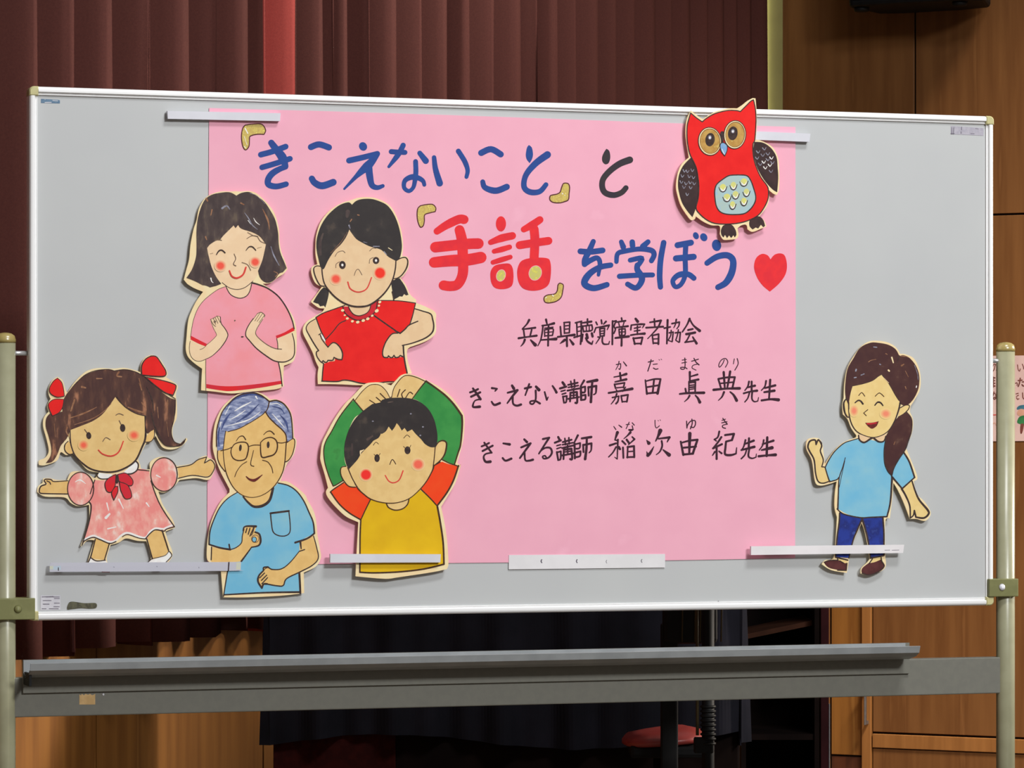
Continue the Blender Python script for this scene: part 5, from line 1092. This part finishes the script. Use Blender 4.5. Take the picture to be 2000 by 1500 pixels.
char('big_letter', B_, ('R 105,270 190,275 298,262', 50), ('R 217,185 180,270 145,340 142,382', 44, 52, 50), ('R 142,380 200,345 250,328 275,370 262,475', 50, 46, 40, 30), ('R 368,390 270,410 180,470 140,550 220,590 335,560', 46, 50, 60, 54, 48))
char('big_letter', B_, ('R 460,188 477,232', 40, 50), ('R 555,190 558,222', 48), ('R 692,188 648,228', 44, 52), ('R 418,360 430,290 500,267 620,250 720,262 745,300 722,352', 38, 44, 42, 48, 44), ('R 538,347 640,330 600,400', 42, 44), ('R 600,390 600,430 640,500 620,560 580,588 515,555', 48, 56, 50, 44), ('R 445,487 590,478 732,475', 46, 42))
char('big_letter', B_, ('R 828,195 802,340 793,480 800,580', 48, 50, 50, 46), ('R 948,217 1065,195', 52), ('R 935,332 1088,318', 54), ('R 1020,210 1015,330 1015,470 980,555 930,578 908,525 960,475 1040,470 1090,503', 46, 44, 44, 40, 40, 52, 46), ('E', 'R', 1108, 135, 24, 32, -25), ('E', 'R', 1176, 148, 30, 36, -30))
char('big_letter', B_, ('E', 'R', 1287, 218, 40, 50, -10), ('R 1205,372 1290,318 1380,305 1430,350 1420,450 1370,540 1300,582', 48, 54, 56, 62, 50))
PA.d = 0.0019
PA.fill('heart', R_, 'R 1755,340! 1730,305 1680,293 1630,330 1612,410 1640,500 1690,570 1750,620! 1830,550 1885,470 1898,390 1880,310 1840,288 1790,300')
for i, t in enumerate(['N 120,90 200,78 320,80 367,150 348,202! 260,202 180,225 170,270 163,350 122,392 87,340 73,230 88,130',
    'P 440,875 500,890 525,960 515,1080 500,1200 420,1240 320,1262 200,1250 140,1200 145,1130 190,1108 280,1090 340,1050 370,960 400,890',
    'Q 130,75 200,60 280,58 320,100 313,145! 250,160 185,185 180,260 165,320 130,333 100,260 92,180 100,110',
    'Q 1835,1018 1875,1040 1870,1110 1850,1190 1790,1240 1700,1260 1650,1245 1642,1195 1680,1165 1770,1150 1802,1110 1812,1040']):
    PA.d = 0.0019; PA.fill('corner_bracket#%d' % i, 'gold_glitter', t); PA.line('bracket_outline#%d' % i, 'shoe_brown', t, 22 if i == 1 else 13, closed=True)
for t, w_ in (('N 118,130 150,190', 12), ('N 108,230 140,330', 6), ('N 105,350 125,370', 8), ('P 385,1080 390,1085', 22), ('P 430,1112 435,1115', 14), ('Q 1745,1165 1755,1175', 12), ('Q 1660,1200 1672,1190', 8)): PA.line('glitter', 'white_paint', t, w_)
I_ = 'brush_ink'
def small(*strokes): char('small_letter', I_, *[(s[0],) + tuple(x * 1.22 for x in s[1:]) for s in strokes])
# first line
small(('a 335,150 290,230 205,320', 40, 26, 22), ('a 205,330 340,315 455,300', 24, 34), ('a 225,330 245,480', 28), ('a 385,340 355,460', 28), ('a 130,505 300,480 480,455', 36, 26, 38), ('a 250,535 225,600 175,660', 38, 30, 16), ('a 365,540 455,635', 24, 58))
small(('a 665,140 685,230', 36, 26), ('a 590,260 700,245 820,215', 28, 28, 42), ('a 605,270 590,400 560,540 505,655', 28, 28, 24, 16), ('a 640,310 800,290', 22), ('a 635,340 640,470', 22), ('a 635,345 800,320 790,450', 24), ('a 640,395 790,380', 18), ('a 640,460 790,450', 22), ('a 560,540 700,530 860,520', 26, 28, 50), ('a 715,260 710,440 705,650', 30))
small(('a 1015,200! 1130,190! 1120,400', 26), ('a 1020,200 1025,410', 26), ('a 1030,265 1120,255', 22), ('a 1030,330 1120,320', 22), ('a 1025,405 1120,400', 24), ('a 945,280 960,460', 28), ('a 895,480 1050,460 1220,440', 32, 28, 44), ('a 1070,460 1075,660', 34), ('a 1030,540 985,575 940,610', 46, 34, 12), ('a 1130,530 1195,620', 22, 46))
small(('a 1240,205 1360,175', 28), ('a 1265,200 1275,480', 26), ('a 1350,180 1355,400 1340,620', 30), ('a 1275,290 1350,275', 20), ('a 1280,375 1350,360', 20), ('a 1215,490 1350,450', 28), ('a 1380,205 1550,180', 26, 36), ('a 1475,130 1475,250', 28), ('a 1380,265 1400,380', 24), ('a 1385,270! 1560,245! 1560,350 1400,372', 26), ('a 1450,265 1455,360', 18), ('a 1510,260 1510,350', 18), ('a 1385,430 1370,570', 26, 18), ('a 1460,430 1475,500', 44), ('a 1440,500 1480,570 1560,620! 1580,560', 26, 34, 20), ('a 1560,410 1575,470', 38))
small(('a 1640,190 1665,240', 26), ('a 1745,150 1755,220', 28), ('a 1835,180 1790,230', 34, 22), ('a 1605,390 1640,300! 1760,280 1900,250! 1860,340', 26, 24, 34, 16), ('a 1715,320 1725,470', 26), ('a 1715,320! 1810,310! 1800,460', 26), ('a 1725,370 1800,360', 20), ('a 1725,415 1800,410', 20), ('a 1725,465 1800,455', 24), ('a 1680,480 1720,490! 1640,610', 26, 16), ('a 1770,460 1765,570 1800,620 1890,620! 1905,565', 28, 28, 16))
small(('b 165,170 160,625', 30), ('b 165,180! 235,165! 195,270 220,330 190,410', 26), ('b 340,110 350,170', 28), ('b 245,190 415,165', 26, 32), ('b 285,210 300,270', 20), ('b 390,190 370,260', 20), ('b 240,295 465,270', 26, 34), ('b 290,330 300,440', 24), ('b 290,330! 410,320! 405,440 300,450', 24), ('b 300,385 400,380', 18), ('b 220,500 480,470', 32, 40), ('b 350,300 345,440 340,650', 26, 34))
small(('b 615,125 655,180', 38, 48), ('b 520,340 530,250! 650,235 790,230! 750,300', 28, 24, 34, 16), ('b 590,310 710,285', 22), ('b 590,365 700,350', 22), ('b 650,270 650,430', 26), ('b 520,445 650,425 790,415', 28, 26, 42), ('b 570,500 600,620', 30), ('b 570,510! 750,490! 720,620', 30), ('b 590,610 720,608', 26))
small(('b 980,130 990,280', 28), ('b 895,195 1110,160', 26, 36), ('b 820,300 1000,290 1150,280', 30, 28, 34), ('b 1110,160 1040,310 850,515', 34, 26, 16), ('b 940,440 960,610', 26), ('b 950,450! 1065,425! 1060,620', 26, 32), ('b 960,520 1060,515', 20), ('b 960,600 1060,600', 26))
small(('b 1240,150 1225,610', 36, 28), ('b 1175,310 1290,285', 28), ('b 1325,220! 1470,190! 1460,260 1420,320', 28, 28, 18), ('b 1410,140 1390,240 1360,300', 28, 16), ('b 1270,400! 1350,385! 1330,570', 24), ('b 1310,350 1300,450 1250,545', 22), ('b 1390,400! 1490,390! 1470,580', 26), ('b 1450,340 1430,450 1400,540', 22), ('b 1260,550 1330,575', 18), ('b 1400,545 1460,585', 18))
small(('b 1670,125 1620,240 1530,380', 36, 26, 26), ('b 1670,130 1740,250 1865,360', 26, 28, 48), ('b 1640,345 1730,325', 32), ('b 1605,425 1700,410 1775,395', 40), ('b 1680,420 1620,540 1580,585! 1760,558', 26), ('b 1730,480 1805,605', 24, 42))
# second line
small(('c 130,545 200,520 240,500', 24), ('c 145,605 270,545', 26), ('c 170,490 220,560 275,640', 24, 30), ('c 275,640 200,660 170,720 180,750 265,745', 20, 16, 24, 32))
small(('c 435,485! 505,495! 480,525', 26, 18), ('c 430,675 470,720 545,695', 20, 28, 28))
small(('c 715,450 740,490', 28, 34), ('c 655,550 790,515! 720,600 650,695', 22, 30, 26, 18), ('c 725,600 730,700 780,730 840,715', 24, 22, 28))
small(('c 895,490 980,470', 26), ('c 955,430 900,585', 24, 18), ('c 1050,465 1090,510', 28, 38), ('c 1045,520 1045,640 1010,705 970,700 975,670 1040,665 1105,700', 24, 22, 20, 20, 24))
small(('c 1170,540 1200,650! 1220,610', 20, 28, 12), ('c 1280,455 1310,500 1335,545', 20, 30))
small(('c 1420,405 1445,440', 28, 32), ('c 1385,490 1470,465', 26), ('c 1400,530 1455,515', 18), ('c 1415,570 1465,555', 18), ('c 1425,600 1440,690', 20), ('c 1425,605! 1480,595! 1470,680 1440,685', 20), ('c 1500,440 1630,410', 22), ('c 1535,390 1550,480', 18), ('c 1585,370 1590,470', 20), ('c 1500,475 1640,450', 18), ('c 1490,520 1650,490', 22), ('c 1530,550 1525,670', 22), ('c 1530,550! 1620,540! 1625,680 1600,690', 24), ('c 1540,590 1615,580', 16), ('c 1575,490 1575,620', 18), ('c 1500,635 1650,610', 20))
small(('c 1720,380 1670,465', 26, 20), ('c 1675,460 1680,650', 26), ('c 1675,480! 1735,465! 1730,540 1680,545', 22), ('c 1685,590! 1740,580! 1735,640 1680,650', 22), ('c 1765,400 1900,375', 26, 36), ('c 1780,470 1785,590', 22), ('c 1780,475! 1890,455! 1885,550 1855,575', 26, 26, 16), ('c 1835,400 1825,530 1815,680', 26, 30))
small(('d 375,245 470,225! 470,300 450,350! 430,335', 18), ('d 435,175 420,250 365,355', 18, 14), ('d 530,185 595,270', 16, 24))
small(('d 1070,190 1180,165', 20), ('d 1130,140 1110,230 1060,385', 20), ('d 1175,240 1265,230', 16), ('d 1180,320 1230,345 1280,335', 18), ('d 1300,135 1315,150', 10), ('d 1345,125 1360,140', 10))
small(('d 325,515 460,490 590,450', 22, 26, 50), ('d 455,425 475,590', 36), ('d 350,620 590,565', 26, 46), ('d 335,670 360,760', 30), ('d 340,675! 555,640! 530,745', 30), ('d 370,750 530,735', 24), ('d 375,790 395,820', 22), ('d 575,735 515,825', 24), ('d 210,860 450,820 720,770', 36, 34, 52), ('d 290,960 430,930! 410,1040 370,1090', 28, 28, 34), ('d 385,880 340,1000 265,1100', 32, 18), ('d 480,920 505,1055', 28), ('d 480,925! 630,900! 605,1050', 32), ('d 505,1050 605,1045', 26))
small(('d 1005,580 1040,880', 26, 38), ('d 1020,605 1200,560 1335,560! 1270,870', 26, 34, 50), ('d 1195,570 1165,850', 34), ('d 1040,735 1310,690', 32), ('d 1045,870 1270,850', 34))
small(('e 195,115 265,105', 12), ('e 190,165 270,150', 12), ('e 240,80 245,200 230,265 180,268 172,240 240,240 278,262', 14))
small(('e 355,135 470,100', 14), ('e 395,85 430,150 480,195', 14, 18), ('e 450,185 380,205 365,250 430,285', 12))
small(('e 910,110 880,180 830,235 818,190 860,115 930,88 970,150 930,235', 13),)
small(('e 1080,95 1065,180', 12), ('e 1130,90 1145,180 1090,285', 14))
small(('e 325,320 325,470', 34, 26), ('e 335,395 455,360', 20, 28), ('e 330,470 470,445', 24, 32), ('e 310,480 310,670', 22), ('e 310,500! 420,485! 415,660', 24), ('e 320,545 415,535', 20), ('e 320,580 415,570', 24), ('e 320,615 415,600', 16), ('e 345,485 400,495', 22), ('e 250,600 265,680', 26), ('e 155,690 300,675 565,670', 26, 34, 38), ('e 320,720 290,770 235,820', 30, 12), ('e 420,715 460,760 495,830', 20, 42))
small(('e 900,320 920,600', 34, 26), ('e 1010,310 990,430 960,590', 34, 26), ('e 810,440 860,610', 26), ('e 810,435! 950,410 1090,405! 1050,580', 28), ('e 850,510 1060,490', 22), ('e 730,620 950,600 1170,595', 36, 28, 40), ('e 905,660 870,740 810,800', 32, 24, 12), ('e 1010,655 1070,710 1120,800', 20, 32, 42))
small(('e 1330,480 1310,560 1260,630', 28, 18), ('e 1300,580 1430,550', 24, 34), ('e 1240,680 1350,650 1465,635', 26, 24, 36), ('e 1375,480 1375,650', 28), ('e 1340,660 1310,760 1260,825', 24, 18), ('e 1385,650 1380,770 1420,820 1480,810! 1492,750', 28, 22, 12))
small(('e 1620,470 1600,560 1540,630', 28, 16), ('e 1600,590 1775,545', 26, 34), ('e 1590,660 1760,635', 28, 38), ('e 1690,450 1670,780', 32, 26), ('e 1545,800 1700,780 1830,790', 30, 30, 46))
# third line
small(('f 160,475 220,450 270,425', 24), ('f 175,545 325,465', 26), ('f 200,420 250,490 310,570', 24), ('f 310,570 220,590 190,640 220,705 290,705', 20, 22, 36))
small(('f 485,430 580,445', 22, 34), ('f 475,650 520,690 605,660', 24, 30))
small(('f 800,370 840,410', 26, 32), ('f 755,490 895,430! 800,560 735,650', 26, 28, 24), ('f 805,570 815,680 870,690 930,675', 24, 22, 30))
small(('f 1080,365 1175,345! 1100,460 1020,585', 26, 26, 20), ('f 1030,560 1110,500 1190,500 1215,570 1170,640 1100,660 1075,630 1110,615 1130,640', 16, 24, 26, 22, 18))
small(('f 1310,335 1330,375', 28), ('f 1260,420 1350,385', 26), ('f 1290,465 1345,450', 18), ('f 1290,510 1350,490', 18), ('f 1290,560 1310,680', 24), ('f 1295,565! 1350,550! 1345,665 1310,675', 22), ('f 1380,410 1510,375', 24), ('f 1410,355 1420,450', 20), ('f 1470,345 1475,440', 20), ('f 1375,450 1530,420', 20), ('f 1370,500 1540,460', 24), ('f 1395,520 1390,665', 24), ('f 1395,525! 1510,510! 1520,660 1490,665', 26), ('f 1400,560 1510,545', 18), ('f 1450,460 1455,590', 20), ('f 1370,610 1540,580', 24))
small(('f 1605,310 1550,420', 28, 20), ('f 1555,430 1560,655', 26), ('f 1560,445! 1640,425! 1630,500 1565,510', 22), ('f 1565,570! 1645,550! 1635,620 1560,640', 24), ('f 1665,355 1805,335', 26, 32), ('f 1685,450 1690,560', 24), ('f 1685,455! 1810,430! 1805,530 1775,570', 26, 26, 16), ('f 1740,350 1735,500 1715,665', 26, 34))
small(('g 320,255 365,320', 16, 20), ('g 430,225 490,270', 16, 24))
small(('g 590,215 660,205', 16), ('g 655,160 590,300', 16), ('g 720,175 765,225', 18), ('g 720,240 735,320 690,345 645,325 740,322', 18, 24))
small(('g 1215,120 1220,240 1250,285 1310,240', 16), ('g 1280,120 1290,135', 10), ('g 1325,110 1335,125', 10))
small(('g 400,385 345,545', 56, 24), ('g 345,545 400,560', 26), ('g 235,665 370,620', 40, 34), ('g 410,540 395,960! 340,920', 34, 44, 14), ('g 370,700 300,820 210,915', 32, 24), ('g 430,700 455,745', 42), ('g 680,385 620,450 540,520', 46, 26, 16), ('g 505,570 575,640', 34), ('g 600,540 650,610', 38), ('g 720,480 770,530! 640,650', 26, 40, 18), ('g 520,710 530,935', 34), ('g 625,690 615,930', 30), ('g 620,700! 760,680! 765,920', 36), ('g 630,800 760,790', 24), ('g 610,920 765,915', 32))
small(('g 1035,555 1080,615', 16, 66), ('g 1190,690 1110,830 1060,880', 14, 44, 60), ('g 1060,880 1035,800', 50, 12), ('g 1330,345 1290,450 1230,570', 76, 44, 24), ('g 1290,520 1530,490! 1480,590', 30, 56, 20), ('g 1360,570 1370,680 1320,800 1245,865', 34, 34, 18), ('g 1390,760 1520,870', 22, 70))
small(('h 270,110 275,225! 290,170 340,110 410,100 420,160 390,215 340,205', 16), ('h 360,75 365,150 335,240', 16))
small(('h 870,95 930,75', 12), ('h 868,138 955,118', 14), ('h 885,60 920,110 960,160', 14, 18), ('h 955,160 885,180 885,215 930,230', 12, 16))
small(('h 325,320 315,660', 50, 28), ('h 170,455 215,680', 26, 34), ('h 185,475 320,440 455,425! 375,660', 24, 32, 34), ('h 215,560 430,540', 28), ('h 215,675 380,660', 30))
small(('h 825,285 800,380 740,420', 28, 22), ('h 740,420 775,445', 20), ('h 860,380 800,470 720,570', 30, 24), ('h 720,570 870,500', 30), ('h 780,560 780,750', 30, 32), ('h 750,630 710,690', 28, 16), ('h 820,620 865,655', 22, 28), ('h 925,345 1075,325! 1040,430', 30, 32), ('h 1040,430 940,455! 930,560 925,670 1020,685 1110,660! 1120,560', 26, 30, 34, 14))
small(('h 1270,430 1240,540 1200,600', 28, 18), ('h 1250,500 1410,440', 24, 34), ('h 1200,600 1420,545', 26, 38), ('h 1330,400 1325,580', 30), ('h 1290,590 1260,680 1200,745', 22), ('h 1340,560 1320,700 1380,740 1450,720! 1455,665', 28, 26, 12))
small(('h 1580,430 1560,520 1505,600', 26, 16), ('h 1560,500 1745,440', 24, 34), ('h 1545,600 1720,560', 24, 50), ('h 1640,385 1630,700', 34), ('h 1495,705 1640,690 1780,680', 34, 28, 44))
PA.build()
